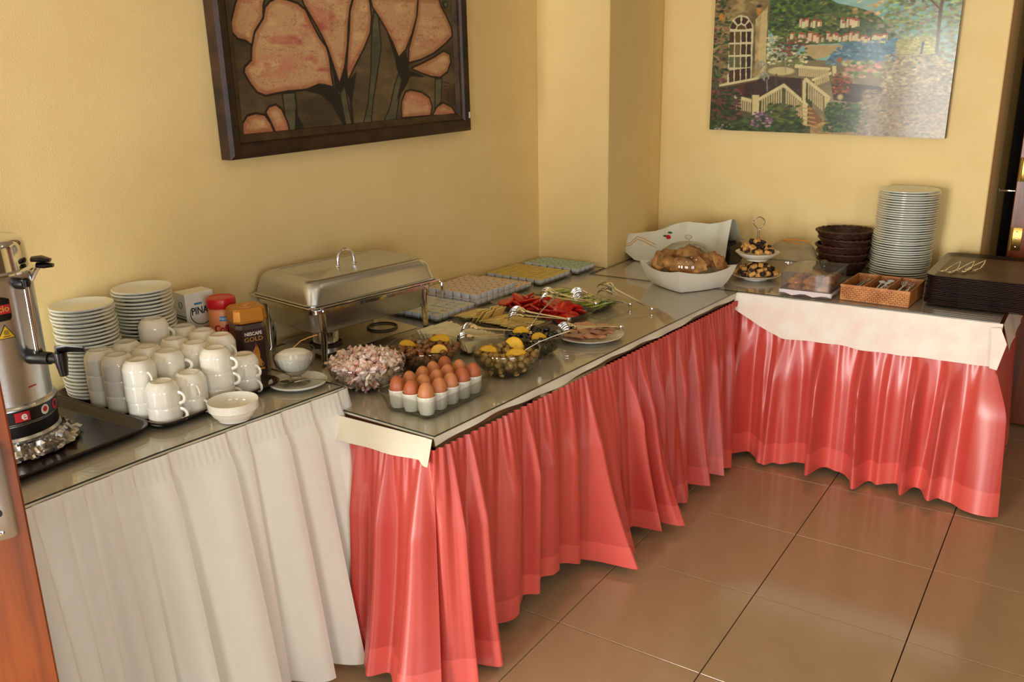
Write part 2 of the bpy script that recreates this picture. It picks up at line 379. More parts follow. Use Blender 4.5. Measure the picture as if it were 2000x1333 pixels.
# the hall beyond the right-hand corner: dark door with a steel bar, and a wooden door leaf with brass hinges
mb = MB(); mb.box(.84, .93, 2.93, 3.0, 0, 2.15); mb.box(1.75, 1.84, 2.93, 3.0, 0, 2.15); mb.box(.84, 1.84, 2.93, 3.0, 2.06, 2.15)
d = struct(mb.build('door_1', m_darkwood, smooth=0))
mb = MB(); mb.box(.93, 1.75, 2.95, 2.99, 0.01, 2.06); mb.build('panel', m_darkwood, d, smooth=0)
mb = MB(); mb.tube([(.8, 2.6, 1.045), (.88, 2.6, 1.045), (.98, 2.6, 1.045)], .006); mb.tube([(.8, 2.6, 1.045), (.792, 2.6, 1.045)], .014)
tag(mb.build('wall_rod', m_chrome), 'thin steel rod on the wall of the dark hall', 'rod')
d2 = struct(empty('door_2', (.872, 2.42, 0), R(0)))
mb = MB(); mb.box(0, .85, 0, .045, .01, 2.05, bev=.003); mb.build('leaf', m_pine, d2, smooth=0)
for z in (.86, 1.16, 1.9):
    mb = MB(); mb.box(.012, .05, -.004, 0, z - .05, z + .05, bev=.001); mb.tube([(.008, -.006, z - .05), (.008, -.006, z + .05)], .007)
    h = mb.build('hinge', m_brass, d2); h['label'] = 'brass hinge plate'
    for dz in (-.035, 0, .035):
        mb = MB(); mb.lathe([(.004, 0), (.004, .002), (.001, .003)], 8, frame((.03, -.0045, z + dz), (1, 0, 0), (0, 0, 1))); mb.build('screw', m_steel, h)
# the pine door leaf close by on the left with its steel handle plate
dr = struct(empty('door_3', (-.19, -1.36, 0), math.atan2(-.94, -.35)))
# local +x runs away from the free edge, local +y faces the camera
mb = MB(); mb.box(0, .85, -.04, 0, .01, 2.05, bev=.003); mb.build('leaf', m_pine, dr, smooth=0)
pl = MB(); pl.rr([(.021, .082, .008, 0), (.021, .082, .008, .002), (.018, .079, .006, .0035)], 4, frame((.038, .0005, .975), (1, 0, 0), (0, 0, -1)))
hp = pl.build('handle_plate', m_steel, dr); hp['label'] = 'steel handle plate'
mb = MB(); mb.tube([(.038, 0, 1.035), (.038, .035, 1.035), (.05, .05, 1.035), (.08, .055, 1.035), (.16, .055, 1.035)], .0095, 12); mb.build('lever', m_steel, hp)
mb = MB(); mb.lathe([(.0055, 0), (.0055, .0025)], 12, frame((.038, .0035, .94), (1, 0, 0), (0, 0, -1))); mb.box(.0435, .0485, .0035, .0062, .918, .938); mb.build('keyhole', m_black, hp)
for z in (.905, 1.05):
    mb = MB(); mb.lathe([(.004, 0), (.004, .002), (.001, .003)], 10, frame((.038, .003, z), (1, 0, 0), (0, 0, -1))); mb.build('screw', m_chrome, hp)

# ---------------------------------------------------------------- tables, cloths, glass sheets, skirts
H1, H2 = .72, .78       # height of the glass tops: coral tables, white table
def prism(mb, poly, z0, z1):
    n = len(poly); a = sum(poly[i][0] * poly[(i + 1) % n][1] - poly[(i + 1) % n][0] * poly[i][1] for i in range(n))
    if a < 0: poly = poly[::-1]
    mb.add([(x, y, z) for z in (z0, z1) for x, y in poly], [tuple(reversed(range(n))), tuple(range(n, 2 * n))] + [(i, (i + 1) % n, n + (i + 1) % n, n + i) for i in range(n)])
def XF(y): return -.135 + (y + .39) * .069
def XW(y): return -.478 + (y + .345) * .09 if y > -.9 else -.528 + (y + .9) * .03
P_long = [(XF(-.385), -.385), (XF(1.466), 1.466), (-.692, 1.466), (-.701, 1.47), (-.701, 1.618), (-1.058, 1.618), (W1(-.335) + .012, -.335)]
P_far = [(-.688, 1.470), (.95, 1.470), (.95, 2.178), (-.688, 2.178)]
P_white = [(XW(-.345), -.345), (XW(-.9), -.9), (XW(-1.62), -1.62), (W1(-1.62) + .012, -1.62), (W1(-.345) + .012, -.34)]
def inset(poly, d):
    n = len(poly); cx = sum(p[0] for p in poly) / n; cy = sum(p[1] for p in poly) / n
    return [(x - d * (1 if x > cx else -1), y - d * (1 if y > cy else -1)) for x, y in poly]
def table(label, poly, H, legs):
    t = empty('buffet_table', (poly[0][0], poly[0][1], 0)); M = Matrix.Translation((-poly[0][0], -poly[0][1], 0))
    mb = MB(); prism(mb, inset(poly, .004), H - .034, H - .0105); mb.v = [tuple(M @ Vector(v)) for v in mb.v]; mb.build('tabletop', m_wood, t, smooth=0)
    for x, y in legs:
        mb = MB(); mb.box(x - .02, x + .02, y - .02, y + .02, 0, H - .035, bev=.003); mb.v = [tuple(M @ Vector(v)) for v in mb.v]; mb.build('leg', m_darkwood, t, smooth=0)
    return tag(t, label, 'table')
table('long buffet table under the long coral skirt', P_long, H1, [(-.22, -.32), (-1.02, -.28), (-.13, 1.38), (-1.0, 1.4)])
table('buffet table along the far wall under a coral skirt', P_far, H1, [(-.6, 1.56), (.87, 1.56), (.87, 2.1), (-.6, 2.1)])
table('higher buffet table under the white skirt beside the door', P_white, H2, [(-.6, -.42), (-1.0, -.42), (-.62, -1.5), (-1.0, -1.5)])

def cloth(name, poly, H, hang, mate, label, thick=.003, skip=None):
    """a top layer plus hanging borders; hang: list of strips [(x,y,drop,out)...]"""
    mb = MB(); prism(mb, poly, H - .010, H - .0045)
    for strip in hang:
        pts = strip; P = []
        rows = 7
        for k in range(rows):
            t = k / (rows - 1); row = []
            for (x, y, dr, ox, oy) in pts:
                wv = .0035 * math.sin(x * 37 + y * 29) * t
                row.append((x + (ox * (.35 + .65 * t) + wv * (1 if abs(ox) > abs(oy) else 0)), y + (oy * (.35 + .65 * t) + wv * (1 if abs(oy) > abs(ox) else 0)), H - .0047 - dr * t))
            P.append(row)
        Q = [[(x - .0012 * (1 if a[3] > 0 else 0), y + .0012 * (1 if a[4] < 0 else 0), z) for (x, y, z), a in zip(row, pts)] for row in P]
        mb.grid(P); mb.grid(Q, flip=True)
    o = mb.build(name, mate, smooth=50, fix=False)
    return tag(o, label, 'tablecloth')
n = 90
fr = []
for i in range(n + 1):
    y = -.388 + (1.455 + .388) * i / n
    fr.append((XF(y), y, .019 + .006 * mnoise.noise((y * 4, 0, 0)) + .004 * math.sin(y * 9), .004, 0))
ne = []
for i in range(31):
    x = -.452 + (.452 + XF(-.388) + .004) * i / 30
    ne.append((x, -.386 + (.0 if x > -.3 else 0), .058 + .003 * math.sin(x * 14) + (.012 if i > 27 else 0), 0, -.034 - .004 * (i > 28)))
cloth('tablecloth', P_long, H1, [fr, ne], m_cloth, 'white cloth on the long table with a narrow overhang')
ff = []
for i in range(81):
    x = -.01 + .972 * i / 80
    dr = .158 * min(1, (.28 + .72 * min(1, max(0, (x + .02) / .22)) ** .7)) + .003 * math.sin(x * 13)
    ff.append((x, 1.468, dr, 0, -.034 + .005 * math.sin(x * 21) + .004 * math.sin(x * 47)))
sd = [(.951, 1.455 + .72 * i / 20, .10 + .01 * math.sin(i), .040, 0) for i in range(21)]
cloth('tablecloth', P_far, H1, [ff, sd], m_pinkcloth, 'white cloth hanging over the coral skirt of the far table')
fw = [(XW(-1.62 + 1.275 * i / 60) - .001, -1.62 + 1.275 * i / 60, .004, .001, 0) for i in range(61)]
cloth('tablecloth', P_white, H2, [fw], m_cloth, 'white cloth on the white-skirted table at the left')
# the corner of the far cloth flips outwards
mb = MB(); mb.grid([[(.925, 1.448, .70), (.958, 1.440, .705)], [(.935, 1.428, .66), (.985, 1.415, .655)], [(.940, 1.426, .558), (.965, 1.420, .555)]])
c_ = [o for o in col.objects if o.name.startswith('tablecloth')][1]
o = mb.build('cloth_corner', m_pinkcloth, c_, smooth=60, fix=False); o['label'] = 'cloth corner flipped outwards'

def sheet(poly, H, label):
    mb = MB(); prism(mb, poly, H - .0042, H)
    me = mb.mesh('glass_sheet', [m_sheet, m_edge], smooth=0)
    for p_ in me.polygons:
        if abs(p_.normal.z) < .5: p_.material_index = 1
    o = bpy.data.objects.new('glass_sheet', me); col.objects.link(o); tag(o, label, 'glass sheet')
sheet(P_long, H1, 'clear glass sheet covering the long buffet table'); sheet(P_far, H1, 'clear glass sheet covering the far buffet table'); sheet(P_white, H2, 'clear glass sheet covering the white-skirted table')

def skirt(name, path, H, zh, prof, hemz, mats, label, hemband=.11, header=.05, ds=.0045, rows=44):
    """path: [(x,y)] from left to right as seen from outside; prof(s, t) gives the outward offset; t 0 top .. 1 hem"""
    pts = [Vector((x, y)) for x, y in path]; L = [0]
    for a, b in zip(pts, pts[1:]): L.append(L[-1] + (b - a).length)
    N = int(L[-1] / ds); P = []; base = []
    for i in range(N + 1):
        s = L[-1] * i / N; k = max(j for j in range(len(L) - 1) if L[j] <= s + 1e-9); u = (s - L[k]) / (L[k + 1] - L[k])
        p = pts[k].lerp(pts[k + 1], u); d = (pts[min(k + 1, len(pts) - 1)] - pts[k]).normalized(); base.append((s, p, Vector((d.y, -d.x))))
    sm = []
    for i in range(N + 1):
        a = Vector((0, 0))
        for j in range(max(0, i - 7), min(N, i + 7) + 1): a += base[j][2]
        sm.append(a.normalized())
    zt = H - (.012 if H < .76 else .002)
    for r_ in range(rows + 1):
        t = r_ / rows; row = []
        for (s, p, _), nn in zip(base, sm):
            o = prof(s, t, p); lat = 0
            if isinstance(o, tuple): o, lat = o
            q = p + nn * o + Vector((-nn.y, nn.x)) * lat
            zb = hemz(s, p)
            row.append((q.x, q.y, zt + (zb - zt) * t))
        P.append(row)
    sk = empty(name, (path[0][0], path[0][1], 0)); off = Vector((path[0][0], path[0][1], 0))
    P = [[tuple(Vector(v) - off) for v in row] for row in P]
    hb = next(i for i, row in enumerate(P) if row[0][2] < hemband)
    hd = next(i for i, row in enumerate(P) if row[0][2] < zt - header)
    for nm, a, b, m in (('header', 0, hd, mats[0]), ('cloth_panel', hd, hb, mats[0]), ('hem', hb, rows, mats[1])):
        mb = MB(); mb.grid(P[a:b + 1]); o = mb.build(nm, m, sk, smooth=70, fix=False)
    return tag(sk, label, 'table skirt')
def tri(x): return abs((x % 1) * 2 - 1)
def folds(s, seed, per=.11):
    """irregular rounded drapery folds in 0..1"""
    w_ = s + .35 * per * mnoise.noise((s * 5 + seed, seed, 0)) * 2
    a = .5 + .5 * math.sin(2 * PI * w_ / per + seed)
    b = .5 + .5 * math.sin(2 * PI * w_ / (per * .47) + seed * 2.3)
    return .72 * a ** 1.4 + .28 * b
# long coral skirt: near end face, then the long front
bul = [(-.25, .085, .035), (-.335, .05, .03), (.33, .17, .038), (.40, .10, .03), (.575, .085, .028), (.68, .15, .036), (.80, .05, .03), (.90, .075, .03), (1.06, .07, .03), (1.2, .065, .03), (1.32, .06, .04)]
path = [(-.50, -.385), (-.30, -.387), (XF(-.385) - .004, -.388), (XF(-.385), -.384)] + [(XF(y), y) for y in np.linspace(-.36, 1.462, 12)]
L0 = .365
def prof(s, t, p):
    pleat = (.5 + .5 * math.sin(2 * PI * s / .027 + 1.2 * math.sin(s * 31))) * .010 * max(0, 1 - t / .30) ** .8
    f = folds(s, 2.1, .108)
    big = .056 * f * min(1, t / .35) ** .9 * (1 - .25 * t)
    fine = .004 * math.sin(2 * PI * s / .052 + 4 * mnoise.noise((s * 3, 5, t * .6))) * min(1, t / .2)
    if s < L0:
        hem = .055 + .055 * math.exp(-((s - .22) / .06) ** 2) + .07 * math.exp(-((s - L0 + .03) / .05) ** 2)
    else:
        y = p.y; hem = -.012
        for c, a, w_ in bul: hem += a * math.exp(-((y - c) / w_) ** 2)
        hem += .045 * math.exp(-((y + .37) / .05) ** 2) + (.02 if y > .5 else 0)
    return .004 + pleat + big + fine + hem * t ** 1.7, (.05 * t ** 1.5 * math.sin((p.y + .1) * 3) if s >= L0 else 0)
def hemz(s, p): return .03 + .014 * math.sin(s * 11) + (.055 * math.exp(-((p.y - .12) / .14) ** 2) if s > L0 else 0)
skirt('table_skirt', path, H1 - .022, .02, prof, hemz, (m_coral, m_hem), 'long coral satin skirt gathered along the long table front')
# skirt of the far table: front and right side
fx = [(.02, .07, .03), (.165, .065, .028), (.26, .0, .02), (.36, .105, .021), (.54, .10, .02), (.71, .095, .02), (.80, .085, .025), (.90, .05, .06), (.955, .06, .03)]
path = [(x, 1.470) for x in np.linspace(-.03, .946, 10)] + [(.951, 1.474)] + [(.951, y) for y in np.linspace(1.5, 2.17, 6)]
def prof2(s, t, p):
    pleat = (.5 + .5 * math.sin(2 * PI * s / .045 + 1.1 * math.sin(s * 27))) * .006 * max(0, 1 - t / .45) ** .8
    f = folds(s, 5.7, .118); e_ = min(1, max(0, (t - .12) / .35)); e_ = e_ * e_ * (3 - 2 * e_)
    big = .034 * f * e_
    hem = .018
    if p.y < 1.473:
        for c, a, w_ in fx: hem += a * math.exp(-abs((p.x - c - .03 * (1 - t) * math.sin(c * 9)) / w_) ** 2.4) * (.55 + .45 * t)
        return .003 + pleat + big + hem * (.85 * e_ + .15 * t), 0
    return .004 + pleat + .02 * f * t + .03 * t, 0
skirt('table_skirt', path, H1 - .022, .02, prof2, lambda s, p: .028 + .012 * math.sin(s * 17 + 1), (m_coral, m_hem), 'coral satin skirt under the white cloth of the far table', hemband=.13)
# white skirt with broad knife pleats
ed = [-1.62, -1.53, -1.43, -1.31, -1.189, -1.13, -1.082, -1.022, -.970, -.879, -.724, -.669, -.562, -.467, -.374, -.2]
path = [(XW(y), y) for y in np.linspace(-1.60, -.352, 14)] + [(XW(-.352) - .004, -.342), (-.60, -.340), (-.75, -.340)]
def prof3(s, t, p):
    y = p.y; k = max(i for i in range(len(ed) - 1) if ed[i] <= y); u = (y - ed[k]) / (ed[k + 1] - ed[k])
    wd = ed[k + 1] - ed[k]
    saw = (math.sin(min(1, u / .86) * PI / 2) ** 1.25) * (1 if u < .955 else 1 - (u - .955) / .045)
    hd_ = min(1, max(0, (t - .06) / .05)); amp = (.003 + hd_ * .012 + .085 * t ** .75) * min(1.1, wd / .10)
    o = .006 + amp * saw + .006 * t * math.sin(y * 13) + .03 * t ** 1.3
    o += .17 * t ** 1.5 * math.exp(-((y + .33) / .10) ** 2) + (.0 if y < -.37 else .02 * t)
    hb = .0008 * math.sin(2 * PI * s / .016) * max(0, 1 - abs(t - .04) / .04)
    return o + hb + .0035 * (1 - hd_), .012 * t ** 1.4 * (y + .9)
skirt('table_skirt', path, H2 - .004, .02, prof3, lambda s, p: .03 + .006 * math.sin(s * 9) - .0 * p.y, (m_white_skirt, m_white_skirt), 'cream white skirt in broad knife pleats on the left table', hemband=.09, header=.055, ds=.0035, rows=40)

# ---------------------------------------------------------------- on the white table
def serving_tray(loc, rz, hx, hy, label, h=.02, top=m_tray):
    t = empty('serving_tray', loc, rz)
    mb = MB(); r = .045
    mb.rr([(hx - .03, hy - .03, r - .01, 0), (hx - .022, hy - .022, r - .008, .001), (hx - .005, hy - .005, r, h - .004), (hx - .0005, hy - .0005, r, h - .003), (hx, hy, r, h), (hx - .0015, hy - .0015, r, h + .0010), (hx - .006, hy - .006, r, h), (hx - .020, hy - .020, r - .006, .0045), (hx - .026, hy - .026, r - .008, .003)], 7)
    mb.build('tray_body', top, t)
    return tag(t, label, 'tray')
trA = serving_tray((-.858, -1.09, H2), R(2), .228, .262, 'dark brown rectangular tray carrying the drinks urn')
trB = serving_tray((-.850, -.628, H2), R(1), .238, .199, 'dark brown tray carrying upturned cups and saucer stacks')
ZT = H2 + .0042
# saucers
def saucer_proto():
    t = empty('saucer'); mb = MB()
    mb.lathe([(.046, .0), (.050, .0), (.050, .003), (.068, .0078), (.0785, .0100), (.0797, .0120), (.0797, .0142), (.078, .0152), (.066, .0110), (.048, .0060), (.03, .0050), (.0, .0050)], 40, cap1=False)
    mb.build('dish', m_porc2, t); return t
def stack(proto, n, x, y, z0, pitch, lean, jit, labelf, cat, group, keep=True):
    for i in range(n):
        o = proto if (i == 0 and keep) else dup(proto)
        k = i / max(1, n - 1)
        o.location = (x + lean[0] * k + random.uniform(-jit, jit), y + lean[1] * k + random.uniform(-jit, jit), z0 + i * pitch)
        o.rotation_euler = (random.uniform(-.006, .006), random.uniform(-.006, .006), random.uniform(0, 6))
        tag(o, labelf(n - 1 - i), cat, group)
sp = saucer_proto()
stack(sp, 25, -1.005, -.735, ZT, .0098, (-.012, -.006), .0022, lambda k: f'white saucer, {ordn(k)} from the top of the stack beside the urn' if k else 'white saucer on top of the stack beside the urn', 'saucer', 'saucers stacked beside the urn')
s2 = dup(sp)
stack(s2, 26, -1.005, -.562, ZT, .0098, (-.008, -.004), .0026, lambda k: f'white saucer, {ordn(k)} from the top of the stack behind the cups' if k else 'white saucer on top of the stack behind the cups', 'saucer', 'saucers stacked behind the cups')
# cups, upside down
def cup_proto():
    t = empty('coffee_cup'); mb = MB()
    mb.lathe([(.0385, 0), (.0395, .0005), (.040, .002), (.0402, .012), (.0402, .036), (.0400, .0405), (.0392, .0425), (.0385, .044), (.034, .054), (.029, .0595), (.0255, .0615), (.0245, .0612), (.0235, .0595), (.0225, .059), (0, .0592)], 40, cap0=False, cap1=False)
    mb.lathe([(.0385, 0), (.0375, .002), (.0372, .04), (.030, .053), (0, .055)], 32, cap0=False, cap1=False)
    mb.build('cup_body', m_porc, t, fix=False)
    mb = MB(); mb.lathe([(.0256, .0612), (.0256, .0622), (.0240, .0622), (.0236, .0608)], 32, cap0=False, cap1=False); o = mb.build('foot_ring', m_foot, t); o['label'] = 'unglazed foot ring'
    mb = MB(); pts = []
    for i in range(13):
        a = R(-80 + 160 * i / 12)
        pts.append((.0375 + .0215 * math.cos(a) ** .8 if math.cos(a) > 0 else .0375, 0, .021 + .0145 * math.sin(a)))
    mb.tube(pts, [(.0042, .0026)] * 13, 10, up=(0, 1, 0)); mb.build('handle', m_porc, t)
    return t
cp = cup_proto(); first = True
gx = [-.921, -.838, -.756, -.670]; gy = [-.770, -.690, -.605, -.516]
lev = {(0, 0): 3, (1, 0): 3, (2, 0): 3, (3, 0): 2, (0, 1): 3, (1, 1): 3, (2, 1): 3, (3, 1): 2, (0, 2): 4, (1, 2): 3, (2, 2): 3, (3, 2): 3, (0, 3): 3, (1, 3): 3, (2, 3): 3, (3, 3): 2}
colname = ['wall-side row', 'second row from wall', 'third row from wall', 'front row']
rowname = ['nearest the urn', 'second from the urn', 'third from the urn', 'furthest from the urn']
for (a, b), n_ in lev.items():
    x = gx[a] + random.uniform(-.003, .003); y = gy[b] + random.uniform(-.003, .003); hz = R(random.uniform(-8, 30))
    for k in range(n_):
        o = cp if first else dup(cp); first = False
        o.location = (x + random.uniform(-.001, .001), y + random.uniform(-.001, .001), ZT + k * .0427)
        o.rotation_euler = (0, 0, hz + R(random.uniform(-14, 14)))
        pos = 'top' if k == n_ - 1 else ('bottom' if k == 0 else ('middle' if n_ == 3 else ('second' if k == 1 else 'third')))
        tag(o, f'upturned white cup, {pos} of its stack, {rowname[b]}, {colname[a]}', 'cup', 'upturned coffee cups on the tray')
# the white bowl in front
t = empty('porcelain_bowl', (-.545, -.664, H2)); mb = MB()
mb.lathe([(.036, 0), (.040, .0), (.041, .004), (.052, .014), (.0575, .024), (.059, .027), (.0615, .029), (.062, .045), (.0625, .048), (.0612, .0495), (.0598, .048), (.059, .030), (.053, .018), (.04, .009), (0, .007)], 56, cap1=False)
mb.build('bowl_body', m_porc, t); tag(t, 'white ribbed-rim bowl standing in front of the cup tray', 'bowl')
# saucer, footed glass with sugar, spoons
o = dup(sp, (-.592, -.405, H2), (0, 0, 0)); tag(o, 'white saucer under the sugar glass at the table corner', 'saucer')
t = empty('sugar_glass', (-.600, -.405, H2 + .0055)); mb = MB(); nfl = 24
fl = lambda u: 1 + .018 * math.cos(2 * PI * u * nfl)
mb.lathe([(.031, 0), (.031, .003), (.016, .009), (.0125, .013), (.0125, .018), (.018, .022), (.030, .030), (.040, .044), (.0445, .058), (.046, .068)], 96, cap1=False, cap0=True, wob=fl)
mb.lathe([(.046, .068), (.0462, .0785), (.0448, .0785), (.0436, .066), (.0385, .046), (.028, .033), (.0, .028)], 96, cap0=False, cap1=False)
mb.build('glass_bowl', m_glass, t); tag(t, 'footed ribbed glass bowl filled with white sugar', 'glass bowl'); t.scale = (1.24, 1.24, 1.22)
mb = MB(); mb.lathe([(0, .0295), (.027, .034), (.0378, .047), (.0425, .063), (.040, .067), (.030, .0735), (.018, .0775), (0, .076)], 40, cap0=False, cap1=False, wob=lambda u: 1 + .015 * math.sin(2 * PI * u * 5))
o = mb.build('sugar_heap', m_sugar, loc=(-.600, -.405, H2 + .0055)); tag(o, 'heap of white sugar in the footed glass', 'sugar'); o['kind'] = 'stuff'; o.scale = (1.24, 1.24, 1.22)
def spoon(name, L, bw, bl, material, label, loc, rot, th=.0016, cat='spoon'):
    t = empty(name, loc); t.rotation_euler = rot
    mb = MB(); P = []
    for i in range(9):
        u = i / 8; row = []
        w_ = bw * math.sin(PI * (.06 + .94 * u) ** .8) if u < 1 else .002
        w_ = max(w_, .0022)
        for j in range(9):
            v = (j - 4) / 4; row.append((bl * (1 - u), w_ * v, -.005 * (1 - v * v) * math.sin(PI * u) + .0))
        P.append(row)
    mb.grid(P); mb.grid([[(x, y, z - th) for x, y, z in r_] for r_ in P], flip=True)
    mb.build('spoon_bowl', material, t, smooth=60, fix=False)
    mb = MB(); mb.tube([(0, 0, 0), (-.012, 0, .003), (-L * .35, 0, .008), (-L * .7, 0, .007), (-L, 0, .003)], [(.0022, .001), (.0020, .0012), (.0024, .001), (.0040, .0009), (.0055, .0008)], 8); mb.build('handle', material, t)
    return tag(t, label, cat)
spoon('teaspoon', .10, .015, .045, m_chrome, 'steel teaspoon lying on the saucer with the sugar glass', (-.575, -.432, H2 + .020), (0, 0, R(210)))
spoon('paddle_spoon', .075, .006, .03, m_goldink, 'flat golden spoon stuck in the sugar glass', (-.622, -.385, H2 + .098), (0, R(20), R(235)))
# milk carton
t = empty('milk_carton', (-1.005, -.405, H2), R(-8)); mb = MB(); mb.box(-.032, .032, -.045, .045, 0, .220, bev=.0015); mb.v = [(x, y, z) for x, y, z in mb.v]
mb.build('carton_body', m_paper, t, smooth=0); tag(t, 'white milk carton with green circle standing behind the jars', 'carton')
Fp = frame((.0325, 0, .13), (0, 1, 0), (0, 0, 1))          # broad face (towards the room)
text('PINAR', .030, frame((.0325, .004, .165), (0, 1, 0), (0, 0, 1)), m_ink, t, sx=.8, bold=.0006)
mb = MB(); mb.tube([(.0324, .003 + .036 * math.cos(a), .158 + .034 * math.sin(a)) for a in np.linspace(R(150), R(395), 30)], .0014, 6); mb.build('green_ring', m_green, t)
mb = MB(); mb.box(.0322, .0327, -.018, .006, .184, .190); mb.build('blue_wave', m_blue, t, smooth=0)
mb = MB(); prism(mb, [(-.045, .02), (-.02, .052), (.01, .075), (.045, .085), (.045, .0), (-.045, 0)], 0, .0005); mb.v = [tuple(Fp @ Vector((x, y - .13, z))) for x, y, z in mb.v]; mb.build('green_field', m_green, t, smooth=0)
mb = MB(); prism(mb, [(-.03, .075), (.012, .105), (.045, .10), (.045, .06), (.0, .055)], .0002, .0008); mb.v = [tuple(Fp @ Vector((x, y - .13, z))) for x, y, z in mb.v]; mb.build('brown_field', m_ham, t, smooth=0)
text('YAĞLI', .016, frame((.0335, .02, .112), (0, 1, 0), (0, 0, 1)), m_redink, t, sx=.8)
for k, z in enumerate((.150, .140, .115, .105, .09)):
    mb = MB(); mb.box(-.03, .030, -.0455, -.0450, z, z + (.006 if k % 2 else .003)); mb.build('printed_band', m_grey, t, smooth=0)
mb = MB(); mb.tube([(.004 + .009 * math.cos(a), -.0455, .185 + .009 * math.sin(a)) for a in np.linspace(0, 2 * PI, 24, endpoint=False)], .0009, 6, closed=True); mb.build('round_mark', m_ink, t)
# creamer jar
t = empty('creamer_jar', (-.905, -.388, H2)); mb = MB()
mb.lathe([(.036, 0), (.039, .003), (.039, .168), (.036, .178), (.033, .183)], 40); mb.build('jar_body', m_peach, t)
mb = MB(); mb.lathe([(.0405, .181), (.0415, .183), (.0415, .204), (.040, .2085), (.036, .210), (.034, .2085), (0, .2085)], 48, cap1=False, wob=lambda u: 1 + .004 * math.cos(2 * PI * u * 60)); o = mb.build('screw_lid', m_red, t); o['label'] = 'red screw lid'
def cyl(rad, ang, zc):
    def f(p): a = ang + p.x / rad; return Vector(((rad + p.z) * math.cos(a), (rad + p.z) * math.sin(a), zc + p.y))
    return f
text('Coffee', .030, None, m_redink, t, warp=cyl(.0392, R(-30), .122), sx=.78, bold=.0012)
text('mate', .030, None, m_redink, t, warp=cyl(.0392, R(-20), .098), sx=.9, bold=.0012)
mb = MB(); mb.grid([[(.0393 * math.cos(a), .0393 * math.sin(a), z) for a in np.linspace(R(-52), R(-8), 10)] for z in (.146, .160)]); mb.build('blue_label', m_blue, t, fix=False)
text('Nestle', .012, None, m_whiteink, t, warp=cyl(.0396, R(-30), .153), sx=.9)
tag(t, 'peach coffee creamer jar with a red lid beside the carton', 'jar')
# coffee jar
t = empty('coffee_jar', (-.795, -.392, H2), R(-22)); mb = MB()
oc = lambda h, c, z: [(h, -h + c, z), (h, h - c, z), (h - c, h, z), (-h + c, h, z), (-h, h - c, z), (-h, -h + c, z), (-h + c, -h, z), (h - c, -h, z)]
mb.loft([oc(.040, .012, 0), oc(.043, .013, .005), oc(.042, .013, .06), oc(.0415, .013, .13), oc(.038, .014, .14), oc(.034, .014, .144)]); mb.build('jar_body', m_coffee, t, smooth=0)
mb = MB(); mb.loft([oc(.037, .013, .143), oc(.044, .014, .146), oc(.045, .014, .152), oc(.043, .0135, .178), oc(.040, .013, .183)]); o = mb.build('lid', m_gold, t, smooth=0); o['label'] = 'gold octagonal lid'
mb = MB(); mb.tube([(.022 * math.cos(a), .022 * math.sin(a), .1833) for a in np.linspace(0, 2 * PI, 28, endpoint=False)], .0012, 6, closed=True); mb.lathe([(.010, .183), (.010, .1842)], 6); mb.build('lid_emblem', m_goldink, o)
mb = MB(); mb.box(.0424, .0431, -.029, .029, .012, .128); mb.build('front_label', m_coffeelab, t, smooth=0)
text('NESCAFE', .0125, frame((.0434, 0, .116), (0, 1, 0), (0, 0, 1)), m_whiteink, t, sx=.92, bold=.0003)
text('GOLD', .0165, frame((.0434, 0, .101), (0, 1, 0), (0, 0, 1)), m_goldink, t, sx=1.1)
mb = MB()
for (cx, cz, a, l, w_) in ((0, .055, 20, .034, .011), (.006, .060, -5, .038, .007), (-.010, .048, 38, .026, .006), (.010, .040, -25, .02, .006)):
    pts = [(.0436, cx + math.sin(R(a)) * l * (u - .5), cz + math.cos(R(a)) * l * (u - .5) * 1.6) for u in np.linspace(0, 1, 9)]
    mb.tube(pts, [(w_ * math.sin(PI * (.03 + .94 * u)), .0004) for u in np.linspace(0, 1, 9)], 8, up=(1, 0, 0))
mb.build('amber_swirl', m_flame, t)
mb = MB(); mb.box(.0432, .0437, -.022, .022, .016, .021); mb.tube([(.0436, .014 + .006 * math.cos(a), .031 + .006 * math.sin(a)) for a in np.linspace(0, 2 * PI, 18, endpoint=False)], .001, 6, closed=True); mb.build('gold_stripe', m_goldink, t)
tag(t, 'brown instant coffee jar with gold lid beside the sugar glass', 'jar'); t.scale = (1.06, 1.06, 1.08)
# drinks urn
ux, uy = -.862, -1.052
U = empty('drinks_urn', (ux, uy, ZT)); tag(U, 'tall steel hot drinks urn with black tap on the tray', 'urn')
mb = MB(); mb.lathe([(.100, .018), (.104, .020), (.104, .030), (.112, .034), (.112, .040), (.107, .046), (.107, .075), (.112, .080), (.112, .112), (.1085, .118), (.104, .121)], 64); mb.build('base', m_steel, U)
mb = MB(); mb.lathe([(.1045, .120), (.1045, .395), (.1065, .400), (.1065, .408), (.1035, .410)], 64); mb.build('body', m_steel, U)
mb = MB(); mb.lathe([(.108, .408), (.1125, .410), (.1125, .414), (.104, .418), (.1035, .425), (.1005, .466), (.097, .478), (.088, .4855), (.05, .489), (0, .4895)], 64, cap1=False); o = mb.build('lid', m_chrome, U)
mb = MB(); mb.lathe([(.011, .4885), (.011, .50), (.020, .506), (.021, .516), (.014, .522), (0, .523)], 20, cap1=False); mb.build('knob', m_black, o)
band = MB(); band.loft([[(.1128 * math.cos(a), .1128 * math.sin(a), z) for a in np.linspace(R(-100), R(60), 40)] for z in (.050 + .031, .050 + .061)], False, False, closed=False); 
mb = MB(); mb.grid([[(r_ * math.cos(a), r_ * math.sin(a), z) for a in np.linspace(R(-120), R(80), 46)] for r_, z in ((.1078, .047), (.1078, .0735))]); mb.grid([[(r_ * math.cos(a), r_ * math.sin(a), z) for a in np.linspace(R(-120), R(80), 46)] for r_, z in ((.1126, .081), (.1126, .111))]); o = mb.build('label_band', m_black, U, fix=False); o['label'] = 'black label band with red and white cup pictures'
